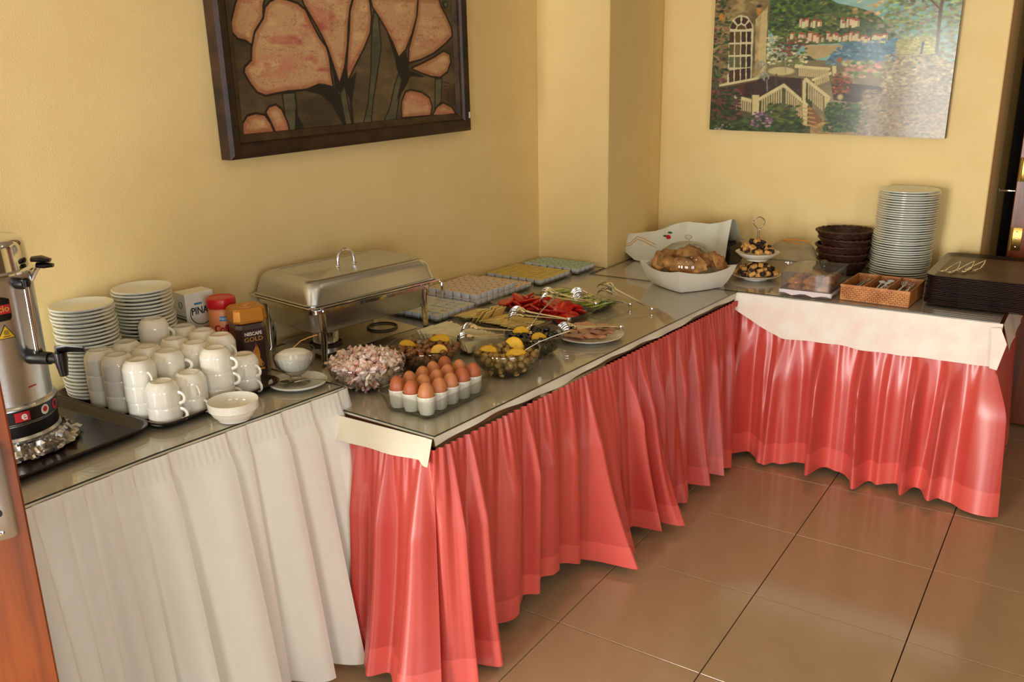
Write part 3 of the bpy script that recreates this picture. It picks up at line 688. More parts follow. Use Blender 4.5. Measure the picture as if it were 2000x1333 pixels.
def patch(r0, ang, zc, poly, m, nm, k=.0004):
    """a sticker: a convex outline cut into narrow strips and wrapped round the body"""
    f = cyl(r0, ang, zc); xs = [p[0] for p in poly]; x0, x1 = min(xs), max(xs); n_ = 14; lo, hi = [], []
    for i in range(n_ + 1):
        x = x0 + (x1 - x0) * (.0005 + .999 * i / n_); ys = []
        for a, b in zip(poly, poly[1:] + poly[:1]):
            if (a[0] - x) * (b[0] - x) <= 0 and abs(a[0] - b[0]) > 1e-9: ys.append(a[1] + (b[1] - a[1]) * (x - a[0]) / (b[0] - a[0]))
        lo.append(f(Vector((x, min(ys), k)))); hi.append(f(Vector((x, max(ys), k))))
    mb = MB(); mb.grid([lo, hi]); return mb.build(nm, m, U, fix=False, smooth=0)
def disc_on(r0, ang, z, rad, m, nm, par, k=0):
    return patch(r0, ang, z, [(rad * math.cos(a), rad * math.sin(a)) for a in np.linspace(0, 2 * PI, 24, endpoint=False)], m, nm, .0006 + k)
disc_on(.1126, R(38), .096, .0125, m_redink, 'red_cup_disc', U); disc_on(.1126, R(19), .096, .0115, m_whiteink, 'white_cup_disc', U)
disc_on(.1126, R(19), .097, .0065, m_redink, 'red_drink', U, .0004); disc_on(.1126, R(38), .097, .0065, m_black, 'dark_drink', U, .0004)
patch(.1126, R(-9), .096, [(-.016, -.011), (.016, -.011), (.016, .011), (-.016, .011)], m_redink, 'red_panel', .0006)
text('e', .028, None, m_whiteink, U, warp=cyl(.1134, R(-7), .097), bold=.0006)
# brand sticker and warning triangle on the body
patch(.1045, R(-11), .340, [(-.04, -.026), (.022, -.024), (.024, -.018), (.024, .022), (.010, .028), (-.04, .026)], m_black, 'brand_sticker')
patch(.1045, R(-11), .341, [(-.04, -.010), (.023, -.010), (.023, .010), (-.04, .010)], m_redink, 'red_strip', .0007)
text('cio', .020, None, m_goldink, U, warp=cyl(.1054, R(-6), .342), bold=.0004)
patch(.1045, R(-8), .290, [(-.019, -.014), (.019, -.014), (0, .018)], m_ink, 'warning_border'); patch(.1045, R(-8), .290, [(-.0160, -.0122), (.0160, -.0122), (0, .0148)], m_yellow, 'warning_sign', .0008)
f = cyl(.1045, R(-8), .290); mb = MB()
for k in (-1, 0, 1): mb.tube([f(Vector((k * .0035 + .001 * math.sin(u * 9), -.005 + .010 * u, .0010))) for u in np.linspace(0, 1, 7)], .0006, 5)
mb.tube([f(Vector((x, -.0085, .0010))) for x in np.linspace(-.007, .007, 5)], .0008, 5); mb.build('heat_symbol', m_ink, U)
patch(.1045, R(12), .155, [(-.012, -.001), (.012, 0), (.006, .003), (-.010, .003)], m_redink, 'red_word_mark')
# sight glass tube with its black mounts
ag = R(17); c_, s_ = math.cos(ag), math.sin(ag)
mb = MB(); mb.tube([(.125 * c_, .125 * s_, .225), (.125 * c_, .125 * s_, .398)], .0065, 16); mb.build('sight_tube', m_chrome, U)
mb = MB(); mb.tube([(.125 * c_, .125 * s_, .384), (.125 * c_, .125 * s_, .400)], .010, 16); mb.tube([(.100 * c_, .100 * s_, .390), (.128 * c_, .128 * s_, .390)], .013, 16); mb.build('upper_mount', m_black, U)
mb = MB(); mb.tube([(.100 * c_, .100 * s_, .222), (.158 * c_, .158 * s_, .222)], [.017, .014], 16); mb.tube([(.125 * c_, .125 * s_, .212), (.125 * c_, .125 * s_, .240)], .011, 16)
mb.tube([(.150 * c_, .150 * s_, .222), (.195 * c_, .195 * s_, .222)], [.010, .012], 14)
mb.tube([(.186 * c_, .186 * s_, .238), (.186 * c_, .186 * s_, .220), (.188 * c_, .188 * s_, .184)], [.014, .014, .009], 16); tp = mb.build('tap', m_black, U)
mb = MB(); mb.tube([(.186 * c_, .186 * s_, .236), (.186 * c_, .186 * s_, .245), (.206 * c_, .206 * s_ + .004, .247), (.240 * c_, .240 * s_ + .012, .245)], [(.010, .008), (.014, .006), (.013, .004), (.010, .003)], 12); mb.build('tap_lever', m_black, tp)
# side handles
for a in (R(48), R(228)):
    c2, s2_ = math.cos(a), math.sin(a)
    mb = MB(); mb.tube([(.104 * c2, .104 * s2_, .385), (.118 * c2, .118 * s2_, .408), (.126 * c2, .126 * s2_, .416)], .005, 8)
    hh = mb.build('handle_bracket', m_chrome, U)
    mb = MB(); mb.tube([(.112 * c2, .112 * s2_, .432), (.130 * c2, .130 * s2_, .432), (.150 * c2, .150 * s2_, .427)], [(.016, .006), (.022, .007), (.010, .004)], 14)
    mb.tube([(.120 * c2, .120 * s2_, .418), (.136 * c2, .136 * s2_, .417), (.154 * c2, .154 * s2_, .415)], [(.014, .006), (.020, .007), (.010, .004)], 14); mb.build('handle', m_black, U)
# foil around the foot
mb = MB(); P = []
for k in range(9):
    row = []
    for i in range(181):
        a = 2 * PI * i / 180; nz = mnoise.noise((math.cos(a) * 7, math.sin(a) * 7, k * 1.3)); n2 = mnoise.noise((math.cos(a) * 21, math.sin(a) * 21, k * 3.1))
        n3 = mnoise.noise((math.cos(a) * 44, math.sin(a) * 44, k * 2.3)); rad = [.100, .120, .150, .156, .148, .136, .126, .121, .117][k] + .016 * nz + .008 * n2 + .004 * n3; z = [.0012, .002, .002, .010, .017, .019, .030, .042, .048][k] + (.007 * nz + .006 * n2 + .004 * n3) * (k > 0)
        row.append((rad * math.cos(a), rad * math.sin(a), max(z, .0008)))
    P.append(row)
mb.grid(P); o = mb.build('foil_wrap', m_foil, smooth=18, loc=(ux, uy, ZT), fix=False); tag(o, 'crumpled aluminium foil around the foot of the urn', 'foil'); o.scale = (.94, .94, .72)

# ---------------------------------------------------------------- on the long coral table
ZC = H1
# chafing dish
C = empty('chafing_dish', (-.884, .112, ZC), R(-8.7)); tag(C, 'large stainless chafing dish with a domed lid against the wall', 'chafing dish')
mb = MB(); mb.rr([(.164, .266, .03, .2035), (.164, .266, .03, .206), (.160, .262, .032, .208), (.1585, .260, .034, .217), (.153, .254, .042, .250), (.148, .249, .046, .263), (.140, .240, .045, .2725), (.129, .229, .042, .2770), (.112, .212, .034, .2772), (.110, .210, .033, .2754)], 9)
lid = mb.build('lid', m_steel_d, C, smooth=40); lid['label'] = 'rounded satin steel lid'
mb = MB(); pts = [(0, -.034 + 0, .272)] + [(0, -.033 * math.cos(a), .292 + .034 * math.sin(a)) for a in np.linspace(0, PI, 15)] + [(0, .034, .272)]
mb.tube(pts, .0058, 12, up=(1, 0, 0)); mb.lathe([(.012, .2750), (.011, .2775), (.007, .280)], 16, Matrix.Translation((0, -.034, 0))); mb.lathe([(.012, .2750), (.011, .2775), (.007, .280)], 16, Matrix.Translation((0, .034, 0))); mb.build('lid_handle', m_chrome, lid)
mb = MB()                                            # rim of the water pan
mb.loft([rrect(.172, .272, .012, .198), rrect(.172, .272, .012, .2005), rrect(.170, .270, .012, .2022), rrect(.150, .250, .03, .2022), rrect(.147, .247, .03, .199), rrect(.145, .245, .03, .196), rrect(.165, .265, .012, .1965)], ring=True)
mb.build('pan_rim', m_chrome, C)
mb = MB(); mb.rr([(.128, .222, .04, .105), (.137, .233, .045, .110), (.142, .240, .048, .125), (.147, .247, .05, .199)], 8, cap1=False); mb.build('water_pan', m_steel_d, C)
mb = MB()
mb.loft([rrect(.156, .256, .03, .176), rrect(.156, .256, .03, .188), rrect(.153, .253, .03, .188), rrect(.153, .253, .03, .176)], ring=True); mb.build('upper_frame', m_chrome, C)
for sx_, sy_ in ((1, 1), (1, -1), (-1, 1), (-1, -1)):
    x, y = .142 * sx_, .212 * sy_
    mb = MB(); mb.tube([(x, y, .190), (x, y, .09), (x, y + .004 * sy_, .012), (x + .002 * sx_, y + .008 * sy_, .0)], [(.004, .013), (.004, .013), (.0036, .011), (.005, .012)], 10, up=(0, 1, 0)); mb.tube([(x, y, .182), (x + .018 * sx_, y, .182)], .007, 10)
    mb.build('leg', m_chrome, C)
mb = MB(); mb.rr([(.120, .205, .02, .030), (.120, .205, .02, .0325)], 5)
mb.build('shelf', m_steel_d, C)
for dy in (-.12, .12):
    mb = MB(); mb.tube([(.052 * math.cos(a) + .02, .052 * math.sin(a) + dy, .036) for a in np.linspace(0, 2 * PI, 36, endpoint=False)], .003, 8, closed=True); mb.build('burner_ring', m_black, C)
mb = MB(); mb.lathe([(.040, .034), (.043, .036), (.043, .078), (.040, .082), (.036, .082), (.034, .078), (0, .078)], 32, Matrix.Translation((.02, -.12, 0)), cap1=False); o = mb.build('burner_can', m_chrome, C)
mb = MB(); mb.tube([(.155, .255, .15), (.170, .262, .15), (.182, .262, .165), (.182, .262, .19), (.165, .26, .196)], .0045, 8); mb.build('side_hook', m_chrome, C)

def glass_bowl(x, y, Rr, h, label, foot=.045, th=.003, cat='glass bowl', m=None):
    t = empty('glass_bowl', (x, y, ZC)); mb = MB()
    prof = [(foot * .9, 0), (foot, .0), (foot, .004)]
    outer = [(foot + (Rr - foot) * math.sin(u * PI / 2) ** .85, .005 + (h - .005) * (1 - math.cos(u * PI / 2)) ** .9) for u in np.linspace(.12, 1, 12)]
    inner = [(r - th, z + th * .5) for r, z in outer][::-1]
    mb.lathe(prof + outer + [(Rr + .0022, h + .0005), (Rr + .0015, h + .0030), (Rr - .0015, h + .0035), (Rr - .0038, h + .002)] + inner + [(0, .008)], 56, cap1=False)
    mb.build('bowl_body', m or m_glass, t); return tag(t, label, cat)
def bowl_r(z, Rr, h, foot=.045):
    z = min(max(z, .006), h); u = math.acos(max(-1, 1 - ((z - .005) / (h - .005)) ** (1 / .9))) / (PI / 2)
    return foot + (Rr - foot) * math.sin(u * PI / 2) ** .85
def fill(Rr, h, top, d, n, foot=.045, heap=1.0, tries=40000, seed=1):
    """dart throwing in the bowl, each point at least d from the others, highest first"""
    rd = random.Random(seed); pts = []; cell = {}
    for _ in range(tries):
        if len(pts) >= n: break
        a = rd.uniform(0, 2 * PI); zz = rd.uniform(.012, top); rm = bowl_r(zz, Rr, h, foot) - d * .55 if zz < h else (Rr - d * .5) * max(0, 1 - ((zz - h) / (top - h + 1e-6)) ** heap)
        if rm <= 0: continue
        r_ = rm * math.sqrt(rd.random())
        if zz < top * .55 and r_ < rm - d * 1.2: continue
        p = (r_ * math.cos(a), r_ * math.sin(a), zz); key = tuple(int(c // d) for c in p)
        if all(all((p[i] - q[i]) ** 2 + (p[1] - q[1]) ** 2 >= 0 for i in (0,)) and (p[0] - q[0]) ** 2 + (p[1] - q[1]) ** 2 + (p[2] - q[2]) ** 2 >= d * d
               for dx in (-1, 0, 1) for dy in (-1, 0, 1) for dz in (-1, 0, 1) for q in cell.get((key[0] + dx, key[1] + dy, key[2] + dz), ())):
            pts.append(p); cell.setdefault(key, []).append(p)
    return pts
# wrapped candies
glass_bowl(-.545, -.180, .115, .075, 'glass bowl heaped with wrapped candies beside the eggs')
def candy_mesh(m, seed):
    mb = MB(); rd = random.Random(seed); loops = []
    for k, (x, r_) in enumerate([(-.020, .009), (-.017, .0065), (-.0115, .0026), (-.008, .0065), (-.002, .0080), (.004, .0080), (.0085, .0062), (.0120, .0026), (.0170, .0065), (.0205, .0095)]):
        fl_ = k in (0, 1, 8, 9); tw = rd.uniform(0, 3)
        loops.append([(x + (rd.uniform(-.0025, .0025) if fl_ else 0), (r_ + rd.uniform(-.0016, .0016)) * math.cos(2 * PI * i / 8 + tw * fl_) * (1 if not fl_ else 1), (r_ + rd.uniform(-.0014, .0014)) * math.sin(2 * PI * i / 8 + tw * fl_) * (.85 if not fl_ else .35)) for i in range(8)])
    mb.loft(loops); mb.v = [(x * .92, y * 1.25, z * 1.25) for x, y, z in mb.v]; return mb.mesh('wrapped_candy', m, smooth=20)
cms = [candy_mesh(m, i) for i, m in enumerate((m_candyA, m_candyB, m_candyC, m_candyA, m_candyB, m_candyC))]
for p in fill(.113, .075, .106, .0160, 290, heap=1.3, seed=3):
    o = bpy.data.objects.new('wrapped_candy', random.choice(cms)); col.objects.link(o); o.location = (-.545 + p[0], -.180 + p[1], ZC + p[2])
    o.rotation_euler = (random.uniform(0, 6), random.uniform(-.9, .9), random.uniform(0, 6)); tag(o, 'small candy in white and pink twisted wrapper in the heaped bowl', 'candy', 'wrapped candies in the glass bowl')
# olives
def olive_mesh(m, r_=.0092, l=1.25, pit=True):
    mb = MB(); mb.lathe([(.0, -r_ * l)] + [(r_ * math.cos(a), r_ * l * math.sin(a)) for a in np.linspace(-1.3, 1.25, 9)] + [(.0022, r_ * l * .97), (.0018, r_ * l * .80), (0, r_ * l * .78)], 14, cap0=False, cap1=False); return mb.mesh('olive', m, smooth=60)
def lemon(x, y, z, rot, label, half=True, r_=.026):
    t = empty('lemon_slice', (x, y, z)); t.rotation_euler = rot
    A = np.linspace(0, PI if half else 2 * PI, 20)
    mb = MB(); th = .0028
    for k in range(5 if half else 9):
        a0 = PI / 5 * k + .05; a1 = PI / 5 * (k + 1) - .05; poly = [(.003 * math.cos((a0 + a1) / 2), .003 * math.sin((a0 + a1) / 2))] + [(r_ * .86 * math.cos(a), r_ * .86 * math.sin(a)) for a in np.linspace(a0, a1, 6)]
        prism(mb, poly, -th, th)
    mb.build('flesh', m_lemon, t, smooth=0)
    mb = MB(); prism(mb, [(r_ * .9 * math.cos(a), r_ * .9 * math.sin(a)) for a in A], -th * .8, th * .8); mb.build('pith', m_lemon, t, smooth=0)
    mb = MB(); P = [[(rr_ * math.cos(a), rr_ * math.sin(a), z_) for a in A] for rr_, z_ in ((r_ * .88, th * 1.1), (r_ * 1.02, th * 1.1), (r_ * 1.02, -th * 1.1), (r_ * .88, -th * 1.1))]; mb.grid(P); mb.build('rind', m_rind, t)
    return tag(t, label, 'lemon slice')
bw = (('brown', -.508, .048, .115, .068, .066, m_ol_b, 120, 'shallow glass bowl of brown olives behind the eggs', 'brown pitted olive in the bowl behind the eggs', .0098),
      ('green', -.258, .128, .104, .074, .062, m_ol_g, 110, 'glass bowl of green olives at the right of the eggs', 'green olive in the bowl right of the eggs', .0098),
      ('black', -.288, .336, .098, .066, .064, m_ol_k, 110, 'glass bowl of black olives behind the green ones', 'small black olive in the bowl behind the green olives', .0085))
for nm, x, y, Rr, h, top, m, n_, lb, lo, r_ in bw:
    glass_bowl(x, y, Rr, h, lb)
    me = olive_mesh(m, r_)
    for p in fill(Rr, h, top, r_ * 1.9, n_, seed=len(nm) + n_):
        o = bpy.data.objects.new('olive', me); col.objects.link(o); o.location = (x + p[0], y + p[1], ZC + p[2])
        o.rotation_euler = (random.uniform(0, 6), random.uniform(0, 6), random.uniform(0, 6)); tag(o, lo, 'olive', f'{nm} olives in their bowl')
    mb = MB(); mb.lathe([(0, .009)] + [(bowl_r(z, Rr, h) - .005, z) for z in np.linspace(.010, h * .42, 6)] + [(0, h * .42)], 40, cap0=False, cap1=False)
    if nm != 'black': o = mb.build('olive_brine', glass_mat('brine', rgb(226, 190, 120), gloss=.03), loc=(x, y, ZC)); tag(o, f'clear oily brine under the {nm} olives', 'brine'); o['kind'] = 'stuff'
lemon(-.560, .025, ZC + .062, (R(28), R(10), R(50)), 'half slice of lemon at the left of the brown olives')
lemon(-.435, .025, ZC + .060, (R(62), 0, R(35)), 'half slice of lemon at the front of the brown olives')
lemon(-.500, .110, ZC + .066, (R(20), 0, R(20)), 'lemon slice lying at the back of the brown olives', r_=.032)
lemon(-.305, .100, ZC + .064, (R(22), R(5), R(20)), 'half slice of lemon at the left of the green olives')
lemon(-.262, .175, ZC + .062, (R(66), R(25), R(-10)), 'lemon slice standing upright in the green olives', r_=.034)
lemon(-.208, .108, ZC + .066, (R(20), R(-5), R(40)), 'half slice of lemon at the right of the green olives', r_=.03)
lemon(-.335, .330, ZC + .060, (R(35), 0, R(30)), 'lemon slice at the left of the black olives')
lemon(-.245, .300, ZC + .060, (R(35), 0, R(60)), 'lemon slice at the right of the black olives')
spoon('serving_spoon', .155, .016, .05, m_chrome, 'steel spoon standing in the black olives', (-.322, .372, ZC + .078), (0, R(38), R(245)))
spoon('serving_spoon', .15, .014, .045, m_porc2, 'pale spoon with its handle leaning out of the green olives', (-.200, .140, ZC + .072), (0, R(22), R(216)))
# egg dish
D = empty('baking_dish', (-.284, -.183, ZC), R(-2)); mb = MB()
mb.rr([(.078, .122, .02, 0), (.082, .126, .024, .002), (.086, .130, .026, .012), (.097, .143, .03, .052), (.100, .147, .03, .054), (.100, .147, .03, .057), (.095, .141, .028, .055), (.083, .127, .024, .014), (.078, .122, .02, .006)], 7)
mb.build('dish_body', m_glass, D); tag(D, 'rectangular glass dish holding eggs in white cups', 'glass dish')
mb = MB(); mb.lathe([(.017, 0), (.0195, .001), (.0215, .008), (.0235, .013), (.0248, .044), (.0254, .050), (.0246, .0515), (.0232, .050), (.022, .040), (.014, .026), (0, .022)], 28, cap1=False); ecm = mb.mesh('egg_cup', m_porc)
mb = MB(); mb.lathe([(0, -.024)] + [(.0218 * math.cos(a) * (1 - .10 * math.sin(a)), (.026 if a < 0 else .033) * math.sin(a)) for a in np.linspace(-1.35, 1.5, 15)] + [(0, .033)], 28, cap0=False, cap1=False); em1 = mb.mesh('egg', m_egg, smooth=80)
em2 = em1.copy(); em2.materials.clear(); em2.materials.append(m_egg2)
rown = ['left', 'middle', 'right']; pn = ['front', 'second from the front', 'middle', 'fourth from the front', 'back']
ca, sa = math.cos(R(-2)), math.sin(R(-2))
for i in range(3):
    for j in range(5):
        lx, ly = (i - 1) * .0515 + random.uniform(-.001, .001), (j - 2) * .0505 + random.uniform(-.001, .001)
        x, y = -.284 + lx * ca - ly * sa, -.183 + lx * sa + ly * ca
        o = bpy.data.objects.new('egg_cup', ecm); col.objects.link(o); o.location = (x, y, ZC + .0066); tag(o, f'white egg cup, {pn[j]} of the {rown[i]} row', 'egg cup', 'egg cups in the glass dish')
        o = bpy.data.objects.new('egg', em2 if (i, j) in ((2, 4), (1, 0), (0, 0), (0, 4), (2, 3)) else em1); col.objects.link(o); o.location = (x, y, ZC + .0065 + .0555); o.rotation_euler = (random.uniform(-.1, .1), random.uniform(-.1, .1), random.uniform(0, 6)); o.scale = [random.uniform(.97, 1.03)] * 3
        tag(o, f'brown boiled egg, {pn[j]} of the {rown[i]} row', 'egg', 'boiled eggs in the glass dish')
# glass serving plates with their food
def dish(x, y, hx, hy, rot, h, label, m=None):
    t = empty('serving_dish', (x, y, ZC), rot); mb = MB()
    mb.rr([(hx - .03, hy - .03, .02, 0), (hx - .026, hy - .026, .022, .002), (hx - .004, hy - .004, .03, h - .003), (hx, hy, .03, h), (hx, hy, .03, h + .002), (hx - .006, hy - .006, .03, h), (hx - .028, hy - .028, .022, .006), (hx - .032, hy - .032, .02, .005)], 7)
    mb.build('dish_body', m or m_glass, t); return tag(t, label, 'glass dish')
def place(me, name, x, y, z, rot, label, cat, group, scale=1):
    o = bpy.data.objects.new(name, me); col.objects.link(o); o.location = (x, y, z); o.rotation_euler = rot; o.scale = (scale,) * 3
    return tag(o, label, cat, group)
def loc2(cx, cy, a, lx, ly): return cx + lx * math.cos(a) - ly * math.sin(a), cy + lx * math.sin(a) + ly * math.cos(a)
a1, a2, a3, a4 = R(-10), R(-8), R(-11), R(-14)
dish(-.555, .290, .165, .092, a1, .018, 'flat glass dish of white cheese slices near the chafing dish')
mb = MB(); mb.box(-.004, .004, -.042, .042, -.020, .020, bev=.002); wc = mb.mesh('cheese_slice', m_chz)
for r_ in range(2):
    for k in range(19):
        x, y = loc2(-.555, .290, a1, -.125 + .0132 * k, -.035 + .07 * r_ + .004 * math.sin(k)); 
        place(wc, 'cheese_slice', x, y, ZC + .026 + .002 * math.sin(k * 2), (random.uniform(-.06, .06), R(-38 - 8 * math.sin(k * .6)), a1 + random.uniform(-.12, .12)), f'white cheese slice in the {"front" if r_ == 0 else "back"} row, {NTH[k]} from the left', 'cheese', f'white cheese slices, {"front" if r_ == 0 else "back"} row', .92)
dish(-.578, .568, .190, .088, a2, .018, 'flat glass dish of yellow cheese slices before the tomatoes')
mb = MB(); prism(mb, [(-.034, -.024), (.034, -.024), (.030, .026), (-.030, .026)], -.0016, .0016); yc = mb.mesh('cheese_slice', m_chz2, smooth=0)
for r_ in range(2):
    for k in range(17):
        x, y = loc2(-.578, .568, a2, -.145 + .0175 * k, -.032 + .062 * r_)
        place(yc, 'cheese_slice', x, y, ZC + .020 + .006 * (1 if k in (4, 5, 6) else 0), (random.uniform(-.08, .08), R(-10 - (42 if k in (4, 5, 6) else 3 * math.sin(k))), a2 + random.uniform(-.15, .15) + PI / 2 * (k % 2) * 0), f'thin yellow cheese slice in the {"front" if r_ == 0 else "back"} row, {NTH[k]} from the left', 'cheese', f'yellow cheese slices, {"front" if r_ == 0 else "back"} row', 1.0)
dish(-.522, .768, .200, .098, a3, .030, 'rectangular glass dish full of tomato slices')
t_ = empty('tomato_slice'); mb = MB(); mb.lathe([(0, -.0045), (.026, -.0045), (.030, 0), (.026, .0045), (0, .0050)], 22, cap0=False, cap1=False, sx=1, sy=.9); mb.build('flesh', m_tom, t_)
mb = MB(); mb.lathe([(.0262, -.0046), (.0308, -.001), (.0308, .001), (.0262, .0046)], 22, cap0=False, cap1=False, sy=.9); mb.build('skin', m_tomskin, t_)
k = 0
for lay, (nx, ny) in enumerate(((7, 3), (6, 3), (5, 2))):
    for i in range(nx):
        for j in range(ny):
            lx = (i - (nx - 1) / 2) * .050 + random.uniform(-.006, .006); ly = (j - (ny - 1) / 2) * .050 + random.uniform(-.005, .005)
            x, y = loc2(-.522, .768, a3, lx, ly)
            o = t_ if k == 0 else dup(t_); k += 1
            o.location = (x, y, ZC + .018 + lay * .013 + random.uniform(0, .004)); o.rotation_euler = (random.uniform(-.5, .5), R(-22) + random.uniform(-.3, .35), random.uniform(0, 6)); tag(o, f'red tomato slice, {["bottom", "middle", "top"][lay]} layer, {ROWN[ny][j]}, {NTH[i]} from the left end', 'tomato', 'tomato slices')
dish(-.492, .962, .185, .088, a4, .026, 'glass dish of cucumber slices at the far end')
t_ = empty('cucumber_slice'); mb = MB(); mb.lathe([(0, -.0022), (.0195, -.0022), (.0195, .0022), (0, .0022)], 20, cap0=False, cap1=False, sx=1.5); mb.build('flesh', m_cuc, t_, smooth=30)
mb = MB(); mb.lathe([(.0195, -.0019), (.0202, -.0019), (.0202, .0019), (.0195, .0019)], 20, cap0=False, cap1=False, sx=1.5); mb.build('peel', m_cucskin, t_, smooth=30)
k = 0
for lay, (nx, ny) in enumerate(((8, 3), (8, 3), (7, 2))):
    for i in range(nx):
        for j in range(ny):
            lx = (i - (nx - 1) / 2) * .041 + random.uniform(-.005, .005); ly = (j - (ny - 1) / 2) * .044 + random.uniform(-.005, .005)
            x, y = loc2(-.492, .962, a4, lx, ly); o = t_ if k == 0 else dup(t_); k += 1
            o.location = (x, y, ZC + .013 + lay * .008 + random.uniform(0, .003)); o.rotation_euler = (random.uniform(-.2, .2), R(-9) + random.uniform(-.12, .12), random.uniform(-.5, .5)); tag(o, f'pale green cucumber slice, {["bottom", "middle", "top"][lay]} layer, {ROWN[ny][j]}, {NTH[i]} from the left', 'cucumber', 'cucumber slices')
# ham plate
t = empty('dinner_plate', (-.212, .570, ZC)); mb = MB()
mb.lathe([(.060, 0), (.066, 0), (.066, .003), (.100, .011), (.1165, .0155), (.118, .0175), (.116, .0182), (.098, .0140), (.070, .0075), (0, .0065)], 48, cap1=False); mb.build('dish', m_porc, t); tag(t, 'white plate of pink ham slices near the table edge', 'plate')
for k in range(9):
    mb = MB(); P = []
    for i in range(7):
        u = i / 6; P.append([((u - .5) * .075, (v - .5) * .085 * math.sin(PI * (.15 + .7 * u)), .004 + .006 * abs(math.sin(u * 5 + k + v * 3))) for v in np.linspace(0, 1, 9)])
    mb.grid(P); mb.grid([[(x, y, z - .0022) for x, y, z in r_] for r_ in P], flip=True); o = mb.build('ham_slice', m_ham, smooth=60, fix=False)
    ax = (k % 3 - 1) * .048; ay = (k // 3 - 1) * .046; o.location = (-.212 + ax, .570 + ay, ZC + .0125 + .003 * (k % 3) + .001 * k); o.rotation_euler = (random.uniform(-.08, .08), random.uniform(-.08, .08), random.uniform(-.5, .5)); tag(o, f'folded slice of pink ham, {ROWN[3][k // 3]} of the plate, {["left", "centre", "right"][k % 3]}', 'ham', 'ham slices on the plate')
# tongs
def tongs(piv, h1, h2, label, loc='serving_tongs', m=m_chrome, w_=.028):
    t = empty(loc, piv); tag(t, label, 'tongs')
    P0 = Vector((0, 0, 0))
    for k, h in enumerate((h1, h2)):
        H = Vector(h) - Vector(piv); L = H.length; d = H.normalized(); n = Vector((-d.y, d.x, 0)).normalized(); up = d.cross(n) * -1
        if up.z < 0: up = -up
        mb = MB(); hb = H - d * .055
        mb.tube([P0 + n * .002 * (1 - 2 * k), P0 + d * L * .12 + up * .004, P0 + d * L * .45 + up * .007, hb * .92 + up * .010, hb + up * .013], [(.0095, .0012), (.0085, .0016), (.0075, .0018), (.0095, .0015), (.013, .0013)], 8, up=tuple(up)); mb.build('arm', m, t)
        mb = MB(); P = []
        for i in range(6):
            u = i / 5; wd = .013 + (w_ - .013) * math.sin(u * PI / 2); rise = .013 + .010 * math.sin(u * PI * .6)
            P.append([tuple(hb + d * .032 * u + n * wd * v + up * (rise - .005 * v * v)) for v in np.linspace(-1, 1, 7)])
        mb.grid(P); mb.grid([[tuple(Vector(q) - up * .0014) for q in r_] for r_ in P], flip=True)
        for v in np.linspace(-1, 1, 5):
            b = hb + d * .030 + n * w_ * v * .92 + up * (.0215 - .005 * v * v)
            mb.tube([b, b + d * .012 + up * .000, b + d * .022 - up * .008, b + d * .026 - up * .022], [(.0040, .0010), (.0036, .0010), (.0030, .0010), (.0014, .0008)], 6, up=tuple(n))
        mb.build('claw_head', m, t, smooth=50)
    mb = MB(); mb.lathe([(.0078, -.006), (.0085, -.004), (.0085, .004), (.0078, .006)], 14); mb.build('spring_end', m, t)
tongs((-.290, .372, ZC + .055), (-.522, .262, ZC + .060), (-.500, .205, ZC + .042), 'steel claw tongs lying across the white cheese')
tongs((-.310, .600, ZC + .045), (-.512, .540, ZC + .058), (-.505, .520, ZC + .044), 'steel claw tongs resting on the yellow cheese')
tongs((-.310, .800, ZC + .058), (-.520, .760, ZC + .082), (-.505, .735, ZC + .066), 'steel claw tongs lying on the tomatoes')
tongs((-.270, 1.005, ZC + .014), (-.440, .860, ZC + .070), (-.425, .845, ZC + .052), 'steel claw tongs on the near side of the cucumbers')
tongs((-.172, .990, ZC + .012), (-.400, 1.010, ZC + .074), (-.390, .990, ZC + .054), 'steel claw tongs hanging off the far side of the cucumbers')
tongs((-.120, .628, ZC + .038), (-.268, .470, ZC + .046), (-.280, .490, ZC + .030), 'steel claw tongs resting on the ham plate')
# portion packs on glass trays
def portion(m, mark=None, hgt=.022, flat=.0198):
    t = empty('portion_pack'); mb = MB(); mb.rr([(.0150, .0130, .004, 0), (.0158, .0138, .004, .001), (.0195, .0172, .005, hgt - .001), (.0195, .0172, .005, hgt)], 3); mb.build('tub', m_pot, t)
    mb = MB(); mb.rr([(flat, .0174, .005, hgt), (flat, .0174, .005, hgt + .0008), (flat - .0015, .0160, .004, hgt + .0012)], 3); lid_ = mb.build('foil_lid', m, t)
    if mark:
        mb = MB(); mb.rr([(.0048, .0038, .0036, hgt + .0013), (.0046, .0036, .0034, hgt + .0016)], 3, Matrix.Translation((.004, .002, 0))); mb.build('fruit_mark', mark, lid_)
    return t
wallrow = ['wall-side row', 'second row from the wall', 'third row from the wall', 'fourth row from the wall', 'fifth row from the wall', 'sixth row from the wall', 'seventh row from the wall']
